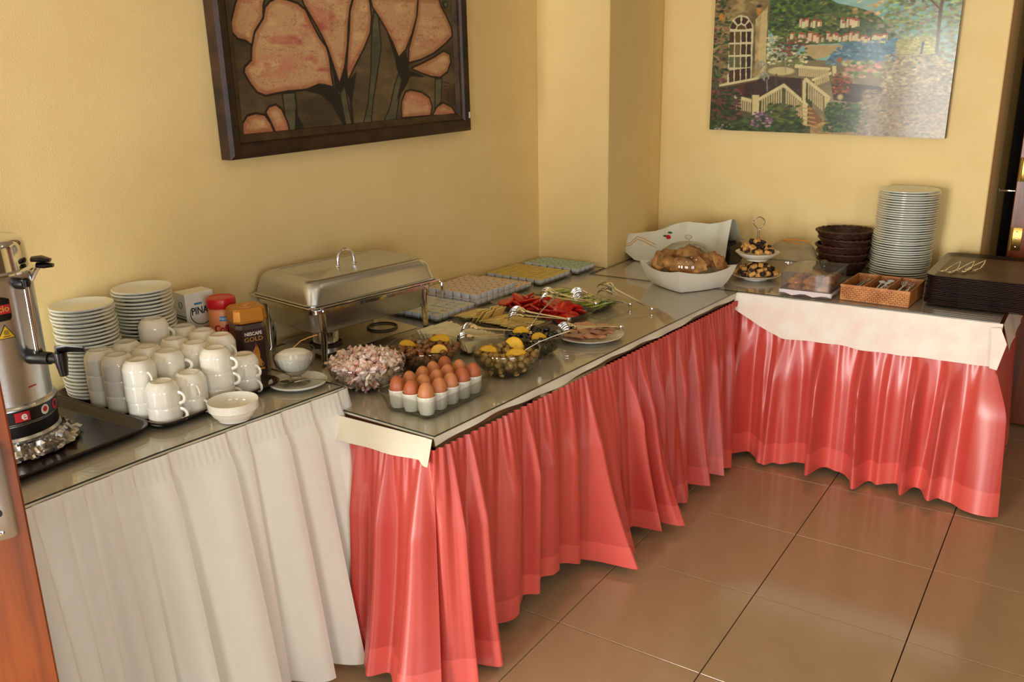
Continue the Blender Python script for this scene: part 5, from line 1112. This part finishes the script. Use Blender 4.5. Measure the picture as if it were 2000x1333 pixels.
A2 = {'hill':[[(0.222,1.039),(0.463,1.039),(0.532,0.971),(0.605,0.942),(0.672,0.904),(0.713,0.846),(0.748,0.798),(0.779,0.731),(0.711,0.69),(0.314,0.672),(0.241,0.802)]],'sea':[[(0.491,0.525),(0.568,0.688),(0.726,0.71),(0.833,0.724),(0.844,0.536)]],'house':[[(-0.007,1.04),(0.244,1.039),(0.249,0.456),(0.192,0.408),(0.035,0.349),(-0.006,0.594)],[(0.187,0.871),(0.238,0.971),(0.246,0.451),(0.2,0.418)],[(0.074,0.375),(0.073,0.8),(0.082,0.87),(0.116,0.909),(0.151,0.896),(0.176,0.831),(0.182,0.781),(0.184,0.41)]],'terr':[[(0.041,0.344),(0.212,0.414),(0.276,0.437),(0.416,0.421),(0.422,0.256),(0.336,0.377),(0.229,0.268),(0.115,0.278)]],'quay':[[(0.405,0.674),(0.568,0.673),(0.56,0.608),(0.455,0.565),(0.42,0.604)]],'panes':[[(0.072,0.78),(0.093,0.781),(0.095,0.699),(0.074,0.698)],[(0.098,0.781),(0.121,0.781),(0.124,0.699),(0.101,0.699)],[(0.127,0.781),(0.147,0.782),(0.149,0.7),(0.129,0.699)],[(0.152,0.782),(0.17,0.782),(0.173,0.7),(0.155,0.7)],[(0.075,0.682),(0.096,0.682),(0.098,0.601),(0.076,0.601)],[(0.101,0.682),(0.124,0.683),(0.126,0.602),(0.103,0.601)],[(0.129,0.683),(0.15,0.683),(0.152,0.603),(0.131,0.602)],[(0.155,0.683),(0.173,0.684),(0.175,0.603),(0.157,0.603)],[(0.077,0.586),(0.098,0.587),(0.1,0.503),(0.079,0.503)],[(0.104,0.587),(0.127,0.588),(0.129,0.504),(0.106,0.503)],[(0.132,0.588),(0.152,0.588),(0.155,0.505),(0.134,0.504)],[(0.158,0.588),(0.176,0.589),(0.178,0.506),(0.16,0.505)],[(0.079,0.479),(0.101,0.484),(0.103,0.389),(0.082,0.384)],[(0.106,0.486),(0.129,0.491),(0.132,0.397),(0.109,0.391)],[(0.134,0.493),(0.155,0.498),(0.158,0.403),(0.137,0.398)],[(0.16,0.499),(0.178,0.503),(0.181,0.409),(0.163,0.404)],[(0.15,0.8),(0.175,0.805),(0.17,0.834),(0.162,0.859),(0.144,0.828)],[(0.14,0.835),(0.155,0.872),(0.142,0.887),(0.127,0.894),(0.126,0.846)],[(0.121,0.846),(0.118,0.894),(0.103,0.887),(0.091,0.871),(0.108,0.834)],[(0.104,0.827),(0.085,0.858),(0.077,0.833),(0.075,0.804),(0.099,0.8)],[(0.105,0.797),(0.108,0.82),(0.124,0.835),(0.141,0.821),(0.148,0.798)]],'rails':[[(0.118,0.271),(0.194,0.24)],[(0.229,0.257),(0.331,0.366)],[(0.331,0.366),(0.435,0.22)],[(0.425,0.411),(0.527,0.276)],[(0.378,0.512),(0.518,0.494)],[(0.456,0.412),(0.533,0.466)],[(0.041,0.36),(0.212,0.419)]],'posts':[[(0.192,0.287),(0.225,0.289),(0.229,0.151),(0.206,0.129),(0.197,0.128)],[(0.415,0.224),(0.441,0.225),(0.447,0.057),(0.427,0.067)],[(0.507,0.281),(0.529,0.281),(0.533,0.147),(0.517,0.135)],[(0.528,0.516),(0.548,0.517),(0.551,0.436),(0.535,0.436)],[(0.41,0.411),(0.426,0.411),(0.432,0.235),(0.416,0.255)]],'bal':[[(0.124,0.253),(0.126,0.176)],[(0.134,0.249),(0.136,0.173)],[(0.145,0.246),(0.147,0.169)],[(0.155,0.243),(0.157,0.166)],[(0.165,0.239),(0.167,0.163)],[(0.176,0.236),(0.178,0.16)],[(0.186,0.233),(0.188,0.156)],[(0.24,0.26),(0.243,0.152)],[(0.25,0.27),(0.254,0.162)],[(0.26,0.28),(0.264,0.173)],[(0.27,0.291),(0.274,0.183)],[(0.281,0.301),(0.284,0.194)],[(0.291,0.311),(0.294,0.204)],[(0.301,0.322),(0.304,0.215)],[(0.311,0.332),(0.314,0.225)],[(0.321,0.342),(0.325,0.236)],[(0.345,0.33),(0.349,0.224)],[(0.355,0.316),(0.359,0.209)],[(0.365,0.301),(0.369,0.195)],[(0.374,0.287),(0.378,0.18)],[(0.384,0.272),(0.388,0.165)],[(0.394,0.257),(0.398,0.151)],[(0.403,0.243),(0.407,0.136)],[(0.413,0.228),(0.417,0.121)],[(0.439,0.376),(0.444,0.27)],[(0.449,0.361),(0.454,0.256)],[(0.459,0.347),(0.464,0.241)],[(0.469,0.333),(0.474,0.227)],[(0.479,0.318),(0.484,0.213)],[(0.489,0.304),(0.494,0.198)],[(0.499,0.29),(0.504,0.184)],[(0.394,0.498),(0.396,0.445)],[(0.402,0.497),(0.404,0.444)],[(0.41,0.496),(0.412,0.443)],[(0.418,0.495),(0.42,0.442)],[(0.426,0.494),(0.428,0.441)],[(0.434,0.493),(0.436,0.44)],[(0.442,0.492),(0.444,0.439)],[(0.45,0.491),(0.452,0.438)],[(0.458,0.49),(0.46,0.437)],[(0.466,0.489),(0.468,0.436)],[(0.474,0.488),(0.476,0.435)],[(0.482,0.487),(0.485,0.434)],[(0.49,0.486),(0.493,0.433)],[(0.498,0.485),(0.501,0.432)],[(0.506,0.484),(0.509,0.431)],[(0.514,0.483),(0.517,0.43)],[(0.466,0.407),(0.468,0.369)],[(0.475,0.414),(0.477,0.376)],[(0.484,0.42),(0.485,0.382)],[(0.492,0.426),(0.494,0.388)],[(0.501,0.432),(0.503,0.394)],[(0.51,0.438),(0.511,0.4)],[(0.518,0.444),(0.52,0.407)]],'steps':[[(0.444,0.226),(0.509,0.114),(0.51,0.093),(0.451,0.047)]],'path':[[(0.454,0.047),(0.509,0.114),(0.661,0.039),(0.692,-0.012),(0.467,0.0)],[(0.673,0.144),(0.72,0.321),(0.868,0.317),(0.991,0.263),(1.003,-0.002),(0.681,-0.013)]],'shade':[[(0.53,0.405),(0.756,0.363),(0.721,0.29),(0.639,0.245),(0.548,0.262)]]}
class Canvas:
    def __init__(s, nx, ny, u0, u1, v0, v1):
        s.nx, s.ny = nx, ny; u = np.linspace(u0, u1, nx); v = np.linspace(v0, v1, ny); s.U, s.V = np.meshgrid(u, v); s.c = np.zeros((ny, nx, 3)); s.asp = 1.0
        s.n = np.zeros((ny, nx))
    def noise(s, sc_, seed=0, sy=1):
        r_ = np.random.default_rng(seed); out = np.zeros_like(s.U); amp = 1; tot = 0
        for o in range(4):
            g = r_.random((64, 64)); x = (s.U * sc_ * 2 ** o) % 63; y = (s.V * sc_ * sy * 2 ** o) % 63; xi = x.astype(int); yi = y.astype(int); fx = x - xi; fy = y - yi; fx = fx * fx * (3 - 2 * fx); fy = fy * fy * (3 - 2 * fy)
            out += amp * ((g[yi, xi] * (1 - fx) + g[yi, xi + 1] * fx) * (1 - fy) + (g[yi + 1, xi] * (1 - fx) + g[yi + 1, xi + 1] * fx) * fy); tot += amp; amp *= .55
        return out / tot
    def inside(s, poly):
        p = np.array(poly); m = np.zeros(s.U.shape, bool); j = len(p) - 1
        for i in range(len(p)):
            c = ((p[i, 1] > s.V) != (p[j, 1] > s.V)) & (s.U < (p[j, 0] - p[i, 0]) * (s.V - p[i, 1]) / (p[j, 1] - p[i, 1] + 1e-12) + p[i, 0]); m ^= c; j = i
        return m
    def dist(s, pts, closed=False):
        d = np.full(s.U.shape, 9.); P_ = list(pts) + ([pts[0]] if closed else [])
        for a, b in zip(P_, P_[1:]):
            ax, ay = a[0] * s.asp, a[1]; bx_, by_ = b[0] * s.asp, b[1]; dx, dy = bx_ - ax, by_ - ay; t = np.clip(((s.U * s.asp - ax) * dx + (s.V - ay) * dy) / (dx * dx + dy * dy + 1e-9), 0, 1)
            d = np.minimum(d, np.hypot(s.U * s.asp - ax - t * dx, s.V - ay - t * dy))
        return d
    def put(s, mask, c): 
        c = np.array(c, float) / 255; m = np.clip(mask.astype(float), 0, 1)[..., None]; s.c = s.c * (1 - m) + c * m
    def stroke(s, pts, w_, c, soft=.004): s.put(np.clip((w_ - s.dist(pts)) / soft + .5, 0, 1), c)
    def dab(s, u, v, ru, rv, c, ang=0, soft=.5):
        i0, i1 = np.searchsorted(s.V[:, 0], [v - max(ru, rv) * 1.6, v + max(ru, rv) * 1.6]); j0, j1 = np.searchsorted(s.U[0], [u - max(ru, rv) * 1.6, u + max(ru, rv) * 1.6])
        if i1 <= i0 or j1 <= j0: return
        x = s.U[i0:i1, j0:j1] - u; y = s.V[i0:i1, j0:j1] - v; ca_, sa_ = math.cos(ang), math.sin(ang); e = np.hypot((x * ca_ + y * sa_) / ru, (-x * sa_ + y * ca_) / rv)
        m = np.clip((1 - e) / soft, 0, 1)[..., None] * .85; s.c[i0:i1, j0:j1] = s.c[i0:i1, j0:j1] * (1 - m) + np.array(c) / 255 * m
    def dabs(s, u0, u1, v0, v1, n_, cols, r0, r1, seed, test=None):
        rd = random.Random(seed)
        for _ in range(n_):
            u, v = rd.uniform(u0, u1), rd.uniform(v0, v1)
            if test and not test(u, v): continue
            c = rd.choice(cols); k = rd.uniform(.8, 1.2); s.dab(u, v, rd.uniform(r0, r1), rd.uniform(r0, r1) * 1.1, [min(255, x * k) for x in c], rd.uniform(0, 3))
def canvas_mesh(name, cv, corner, material, parent):
    """corner: four points for (u,v) = (0,0) (1,0) (1,1) (0,1)"""
    a, b, c, d = [np.array(x, float) for x in corner]; U = cv.U[..., None]; V = cv.V[..., None]
    P_ = (1 - V) * ((1 - U) * a + U * b) + V * ((1 - U) * d + U * c)
    ny, nx = cv.ny, cv.nx; idx = np.arange(ny * nx).reshape(ny, nx); f = np.stack([idx[:-1, :-1], idx[:-1, 1:], idx[1:, 1:], idx[1:, :-1]], -1).reshape(-1, 4)
    me = bpy.data.meshes.new(name); me.vertices.add(ny * nx); me.vertices.foreach_set('co', P_.reshape(-1).astype(np.float32)); me.loops.add(f.size); me.loops.foreach_set('vertex_index', f.reshape(-1).astype(np.int32)); me.polygons.add(len(f)); me.polygons.foreach_set('loop_start', np.arange(0, f.size, 4, dtype=np.int32)); me.update(calc_edges=True)
    col_ = np.clip(cv.c, 0, 1); lin = np.where(col_ <= .04045, col_ / 12.92, ((col_ + .055) / 1.055) ** 2.4)
    at = me.color_attributes.new('paint', 'FLOAT_COLOR', 'POINT'); at.data.foreach_set('color', np.concatenate([lin, np.ones((ny, nx, 1))], -1).reshape(-1).astype(np.float32))
    me.materials.append(material); o = bpy.data.objects.new(name, me); col.objects.link(o); o.parent = parent; return o
m_art1 = mat('oil_on_canvas_flowers', (1, 1, 1), .5, attr='paint', bump=.5, bscale=90)
m_art2 = mat('varnished_oil_on_canvas', (1, 1, 1), .5, attr='paint', bump=.5, bscale=70, coat=.45)
b_ = m_art2.node_tree.nodes['Principled BSDF']; b_.inputs['Coat Roughness'].default_value = .13; b_.inputs['Specular IOR Level'].default_value = .25
# painting 1: large coral flowers, dark outlines, carved frame
cv = Canvas(430, 330, 0, 1, 0, 1.35); cv.asp = 2.6
n1, n2, n3 = cv.noise(6, 1), cv.noise(14, 2), cv.noise(40, 3)
for k in range(3): cv.c[..., k] = ((66, 54, 36)[k] + ((56, 46, 34)[k]) * np.clip(n1 * 1.6 - .5 + .25 * cv.V, 0, 1)) / 255 * (.85 + .3 * n3)
def lit(m, c, k=.25): cv.put(m * (.35 + 0 * n1), c)
for poly in A1['stems']:
    m = cv.inside(poly); cv.put(m, (98, 94, 68)); cv.put(m * np.clip(n2 * 1.6 - .5, 0, 1), (60, 60, 46)); cv.stroke(poly + [poly[0]], .007, (24, 18, 14))
for poly in A1['petals']:
    m = cv.inside(poly); cv.put(m, (204, 160, 116)); cv.put(m * np.clip((n1 - .45) * 3, 0, .75), (200, 128, 100)); cv.put(m * np.clip((n2 - .52) * 4, 0, .8), (220, 184, 130)); cv.put(m * np.clip((cv.noise(9, 8) - .63) * 5, 0, .8), (178, 84, 78)); cv.put(m * np.clip(1 - abs(cv.noise(16, 11) - .5) / .012, 0, .45), (122, 84, 58)); cv.put(m * np.clip(1 - abs(cv.noise(22, 15) - .48) / .010, 0, .4), (134, 90, 64))
    d = cv.dist(poly, True); cv.put(m * np.clip((.05 - d) / .05, 0, .45), (150, 84, 52)); cv.put(np.clip((.009 - d) / .005 + .4, 0, 1), (30, 18, 14))
for poly in A1['dark']: cv.put(cv.inside(poly), (26, 20, 18))
for u, v in ((.14, 1.0), (.205, 1.02), (.96, .99)):
    cv.dab(u, v, .022, .05, (20, 22, 22)); cv.dab(u + .004, v, .010, .022, (120, 130, 110))
cv.dabs(.93, .985, .16, .3, 14, [(110, 40, 40), (70, 26, 30)], .006, .016, 5)
up1 = lambda p_, q_, t: tuple(np.array(p_) + (np.array(q_) - np.array(p_)) * t)
Pn = empty('framed_painting', (-1.08, .45, 1.36)); tag(Pn, 'large flower painting in a dark carved frame on the left wall', 'painting'); PO = np.array((-1.08, .45, 1.36))
c0, c1, c2, c3 = [np.array(x) - PO for x in ((-1.072, -.104, 1.428), (-1.052, .974, 1.445), (-1.052, .970, 1.862), (-1.072, -.108, 1.845))]
canvas_mesh('canvas', cv, (c0, c1, c2, c3), m_art1, Pn)
def bar(name, a, b, inn, out, prof, m, ma, mb_):
    """mitred moulding from a to b; inn: unit vector pointing into the picture, out: unit vector off the wall; prof: (inward, off wall)"""
    L = (b - a); Ld = L / np.linalg.norm(L); loops = []
    for p_, sgn in ((a, 1), (b, -1)):
        loops.append([tuple(p_ + inn * i + out * o_ + Ld * sgn * i) for i, o_ in prof])
    M_ = MB(); M_.loft(loops, smooth if False else True, True); return M_.build(name, m, Pn, smooth=0)
ud = (c1 - c0) / np.linalg.norm(c1 - c0); vd = (c3 - c0) / np.linalg.norm(c3 - c0); od = np.cross(ud, vd); od = od / np.linalg.norm(od)
top = 1.35; e0, e1, e2, e3 = c0, c1, c1 + (c2 - c1) * top, c0 + (c3 - c0) * top; fw_ = .072
corners = [e0 - (ud + vd) * fw_, e1 + (ud - vd) * fw_, e2 + (ud + vd) * fw_, e3 + (vd - ud) * fw_]
for i, inn in enumerate((vd, -ud, -vd, ud)):
    a, b = corners[i], corners[(i + 1) % 4]
    bar('frame_side', a, b, inn, od, [(0, -.024), (0, .018), (.012, .026), (.040, .022), (.048, .012), (.05, -.024)], m_frame, 0, 0)
inner = [e0 - (ud + vd) * .024, e1 + (ud - vd) * .024, e2 + (ud + vd) * .024, e3 + (vd - ud) * .024]
for i, inn in enumerate((vd, -ud, -vd, ud)):
    o = bar('inner_moulding', inner[i], inner[(i + 1) % 4], inn, od, [(0, -.015), (0, .014), (.012, .012), (.023, .004), (.025, -.01)], m_frame2, 0, 0)
q = c1 + ud * .055 - vd * .010; mb = MB(); mb.box(-.001, .002, -.003, .003, -.012, .012); o = mb.build('paper_tag', m_paper, Pn, smooth=0); o.location = tuple(q + od * .026); o['label'] = 'tiny white paper tag'
# painting 2: terrace above a bay, unframed canvas
cv = Canvas(460, 420, 0, 1, 0, 1.45); cv.asp = 1.9
n1, n2, n3 = cv.noise(5, 21), cv.noise(13, 22), cv.noise(34, 23); U, V = cv.U, cv.V
for k in range(3): cv.c[..., k] = ((104, 150, 150)[k] + ((30, 26, 20)[k]) * (n1 - .3) * 1.5 + (20, 18, 12)[k] * V) / 255
ground = V < .62 - .0 * U
cv.put((V < .52) & (U > .45), (128, 112, 84)); cv.put(((V < .54) & (U > .45)) * np.clip((n2 - .4) * 3, 0, 1), (150, 138, 104)); cv.put(((V < .54) & (U > .55)) * np.clip((cv.noise(24, 33, .35) - .5) * 4, 0, 1), (178, 160, 124))
for nm, c in (('hill', (70, 88, 40)), ('sea', (70, 112, 134)), ('shade', (66, 54, 42)), ('path', (158, 128, 78))):
    for poly in A2[nm]:
        m = cv.inside(poly); cv.put(m * .95, c); cv.put(m * np.clip((n2 - .45) * 3, 0, .7), tuple(x * 1.25 for x in c)); cv.put(m * np.clip((n3 - .55) * 4, 0, .6), tuple(x * .7 for x in c))
cv.put((V < .6) & (U < .46), (58, 66, 34)); cv.put((V < .6) & (U < .46) & (n2 > .5), (84, 80, 48)); cv.put((V > .40) & (V < .56) & (U > .22) & (U < .6), (120, 108, 74))
hp = A2['hill'][0]
def inp(poly):
    def f(u, v):
        c = False; j = len(poly) - 1
        for i in range(len(poly)):
            if (poly[i][1] > v) != (poly[j][1] > v) and u < (poly[j][0] - poly[i][0]) * (v - poly[i][1]) / (poly[j][1] - poly[i][1] + 1e-12) + poly[i][0]: c = not c
            j = i
        return c
    return f
cv.put((V > 1.0) & (U < .5 + (1.3 - V) * .3), (60, 82, 40))
cv.dabs(.24, .78, .66, 1.45, 1500, [(40, 66, 26), (74, 104, 34), (104, 128, 50), (130, 120, 70), (34, 48, 24)], .004, .014, 31, lambda u, v: inp(hp)(u, v) or (v > 1 and u < .5))
cv.dabs(.24, .44, .76, 1.4, 420, [(36, 70, 22), (92, 130, 40), (20, 40, 16), (60, 96, 34)], .006, .02, 32)
cv.dabs(.60, .74, .84, 1.0, 26, [(208, 180, 124), (190, 150, 100)], .006, .016, 33)
rd = random.Random(4)
for (u0, u1, v0, n_) in ((.335, .49, .69, 10), (.50, .63, .70, 10), (.62, .74, .685, 10), (.38, .47, .80, 6), (.55, .62, .80, 6)):
    for i in range(n_):
        u = u0 + (u1 - u0) * (i + rd.random() * .5) / n_; h_ = rd.uniform(.028, .062); w_ = rd.uniform(.005, .011); vv = v0 + rd.uniform(-.008, .012)
        cv.put((abs(U - u) < w_) & (V > vv) & (V < vv + h_), (214 + rd.randint(-20, 16), 198 + rd.randint(-20, 10), 150)); cv.put((abs(U - u) < w_) & (V > vv + h_) & (V < vv + h_ + .013), (160, 84, 54)); cv.put((abs(U - u - w_ * .6) < w_ * .25) & (V > vv) & (V < vv + h_), (150, 118, 84))
for poly in A2['quay']: cv.put(cv.inside(poly), (176, 156, 104))
cv.dabs(.5, .86, .5, .71, 500, [(84, 126, 146), (112, 150, 160), (70, 108, 130)], .004, .016, 35, inp(A2['sea'][0]))
cv.dab(.622, .62, .018, .006, (60, 40, 30)); cv.dab(.735, .642, .014, .004, (70, 50, 40))
hs = A2['house']
cv.put(cv.inside(hs[0]), (128, 108, 66)); cv.put(cv.inside(hs[0]) * np.clip((n3 - .4) * 3, 0, .8), (176, 152, 98)); cv.put(cv.inside(hs[0]) * np.clip((n1 - .5) * 4, 0, .8), (84, 74, 42)); cv.put(cv.inside(hs[1]), (196, 174, 118)); cv.put(cv.inside(hs[1]) * np.clip((cv.noise(30, 44, .2) - .5) * 5, 0, .7), (140, 112, 72))
cv.put(cv.inside(hs[2]), (206, 196, 152))
for i, poly in enumerate(A2['panes']): cv.put(cv.inside(poly), ((70, 36, 20), (92, 78, 30), (66, 40, 22), (40, 24, 16), (96, 84, 34), (108, 92, 44), (60, 40, 20), (44, 26, 16), (92, 100, 66), (98, 96, 56), (66, 58, 28), (40, 24, 14), (70, 48, 24), (66, 36, 20), (56, 30, 18), (50, 26, 16), (60, 34, 22), (64, 36, 22), (58, 32, 20), (54, 30, 18), (84, 66, 36))[i % 21])
for poly in A2['terr']: cv.put(cv.inside(poly), (48, 26, 20)); cv.put(cv.inside(poly) * np.clip((n3 - .5) * 3, 0, .7), (86, 48, 30))
cv.dabs(-.01, .075, .3, 1.05, 220, [(130, 60, 62), (50, 74, 34), (74, 94, 48), (156, 92, 84), (38, 48, 24), (44, 60, 28)], .005, .016, 36)
for u, v in ((.03, .90), (.20, .93)): cv.dab(u, v, .014, .04, (200, 130, 30)); cv.dab(u, v + .04, .016, .015, (40, 26, 14))
cv.dabs(.245, .31, .52, .74, 150, [(214, 208, 168), (196, 190, 150), (120, 130, 76)], .004, .012, 37)
cv.dabs(.33, .42, .52, .62, 60, [(214, 206, 160), (190, 180, 130), (90, 110, 50)], .005, .014, 38)
cv.dabs(.28, .42, .60, .72, 60, [(130, 56, 50), (90, 50, 44), (70, 100, 40)], .006, .016, 39)
for pts, w_ in zip(A2['rails'], (.013, .014, .014, .015, .010, .010, .009)): cv.stroke(pts, w_ * 1.1, (210, 196, 144)); cv.stroke([(a, b - .018) for a, b in pts], w_ * .3, (110, 92, 60))
for pts in A2['bal']: cv.stroke(pts, .006, (196, 178, 128))
for poly in A2['posts']: cv.put(cv.inside(poly), (206, 192, 136)); cv.stroke([poly[0], poly[-1]], .004, (120, 104, 66))
for poly in A2['steps']: cv.put(cv.inside(poly), (134, 92, 50))
for k in range(5): cv.stroke([(.405 + .002 * k, .20 - .03 * k), (.46 + .008 * k, .19 - .035 * k)], .004, (196, 150, 90))
cv.dab(.315, .477, .065, .035, (206, 190, 136), soft=.2); cv.stroke([(.295, .45), (.297, .36)], .006, (60, 60, 52))
for cx_, cy_, s_ in ((.225, .50, 1), (.24, .42, .9), (.315, .57, .9)):
    cv.stroke([(cx_ + .024 * s_ * math.cos(a), cy_ + .05 * s_ * math.sin(a)) for a in np.linspace(0, PI, 9)], .007, (150, 154, 130))
    for a in (.8, 1.57, 2.3): cv.stroke([(cx_, cy_ - .01), (cx_ + .022 * s_ * math.cos(a), cy_ + .046 * s_ * math.sin(a))], .004, (128, 134, 112))
    cv.stroke([(cx_ + .015, cy_ - .01), (cx_ + .02, cy_ - .10)], .004, (140, 144, 120))
cv.dabs(0, .42, -.02, .12, 420, [(44, 62, 26), (28, 44, 20), (70, 92, 34), (52, 80, 36)], .008, .022, 41)
cv.dabs(0, .14, .08, .34, 240, [(134, 62, 58), (34, 50, 22), (48, 66, 28), (104, 52, 46), (26, 36, 18), (36, 52, 24)], .006, .016, 42)
cv.dabs(.27, .40, .08, .22, 90, [(60, 84, 34), (96, 110, 44), (40, 56, 26)], .006, .018, 43)
cv.dabs(.20, .29, .04, .16, 60, [(140, 96, 130), (110, 74, 110), (176, 140, 160)], .005, .012, 44)
cv.dabs(.03, .11, -.02, .05, 20, [(170, 140, 150), (120, 130, 90)], .004, .010, 45)
cv.dabs(.52, .70, .02, .24, 500, [(50, 86, 42), (80, 108, 52), (38, 60, 32), (60, 70, 44)], .005, .015, 46)
cv.dabs(.54, .61, .31, .46, 110, [(150, 70, 40), (176, 104, 60), (84, 60, 34), (96, 90, 44), (120, 50, 32)], .006, .014, 47); cv.dab(.575, .285, .016, .03, (204, 190, 130)); cv.dab(.56, .56, .016, .03, (170, 90, 40))
cv.dabs(.58, .88, .44, .55, 170, [(84, 124, 52), (176, 120, 110), (196, 140, 124), (130, 140, 90), (190, 180, 130)], .008, .02, 48)
cv.dabs(.70, 1.0, .60, 1.45, 1500, [(140, 164, 84), (110, 140, 66), (160, 176, 110), (136, 122, 96), (120, 116, 88), (160, 160, 134), (150, 166, 150)], .006, .016, 49, lambda u, v: u + .1 * math.sin(v * 9) > .79)
cv.dabs(.78, .92, .54, .72, 500, [(176, 170, 96), (150, 150, 84), (190, 184, 120)], .005, .014, 50)
cv.stroke([(.93, .62), (.925, .9), (.94, 1.3)], .012, (104, 84, 66)); cv.stroke([(.93, .9), (.86, 1.02)], .006, (104, 84, 66)); cv.stroke([(.872, .54), (.876, .68)], .009, (60, 60, 40)); cv.dab(.85, .38, .010, .02, (50, 44, 30))
cv.dabs(.74, 1.0, .30, .60, 900, [(176, 160, 118), (188, 172, 130), (136, 118, 88), (154, 138, 106), (110, 98, 72)], .004, .014, 51)
cv.dabs(.66, 1.0, .0, .34, 1400, [(140, 120, 88), (160, 140, 104), (122, 100, 74), (156, 134, 108), (104, 86, 62)], .004, .013, 52)
cv.c *= (.92 + .16 * n3)[..., None]
b0, b1 = np.array((-.427, 2.152, 1.322)), np.array((.605, 2.152, 1.301)); hgt = .565; upv = np.array((.004, 0, 1.0))
Pt = empty('canvas_painting', (.089, 2.165, 1.31)); tag(Pt, 'unframed glossy painting of a seaside terrace on the far wall', 'painting'); O2 = np.array((.089, 2.165, 1.31))
canvas_mesh('canvas', cv, (b0 - O2, b1 - O2, b1 + upv * hgt + np.array((.004, 0, -.004)) - O2, b0 + upv * hgt - O2), m_art2, Pt)
mb = MB(); W_ = 1.45 * hgt; a, b = b0 - O2, b1 - O2; c, d = b + upv * W_, a + upv * W_
vs = [tuple(p_ + np.array((0, .001, 0))) for p_ in (a, b, c, d)] + [tuple(p_ + np.array((0, .036, 0))) for p_ in (a, b, c, d)]
mb.add(vs, [(4, 5, 1, 0), (5, 6, 2, 1), (6, 7, 3, 2), (7, 4, 0, 3), (7, 6, 5, 4)]); mb.build('canvas_edge', m_frame2, Pt, smooth=0)
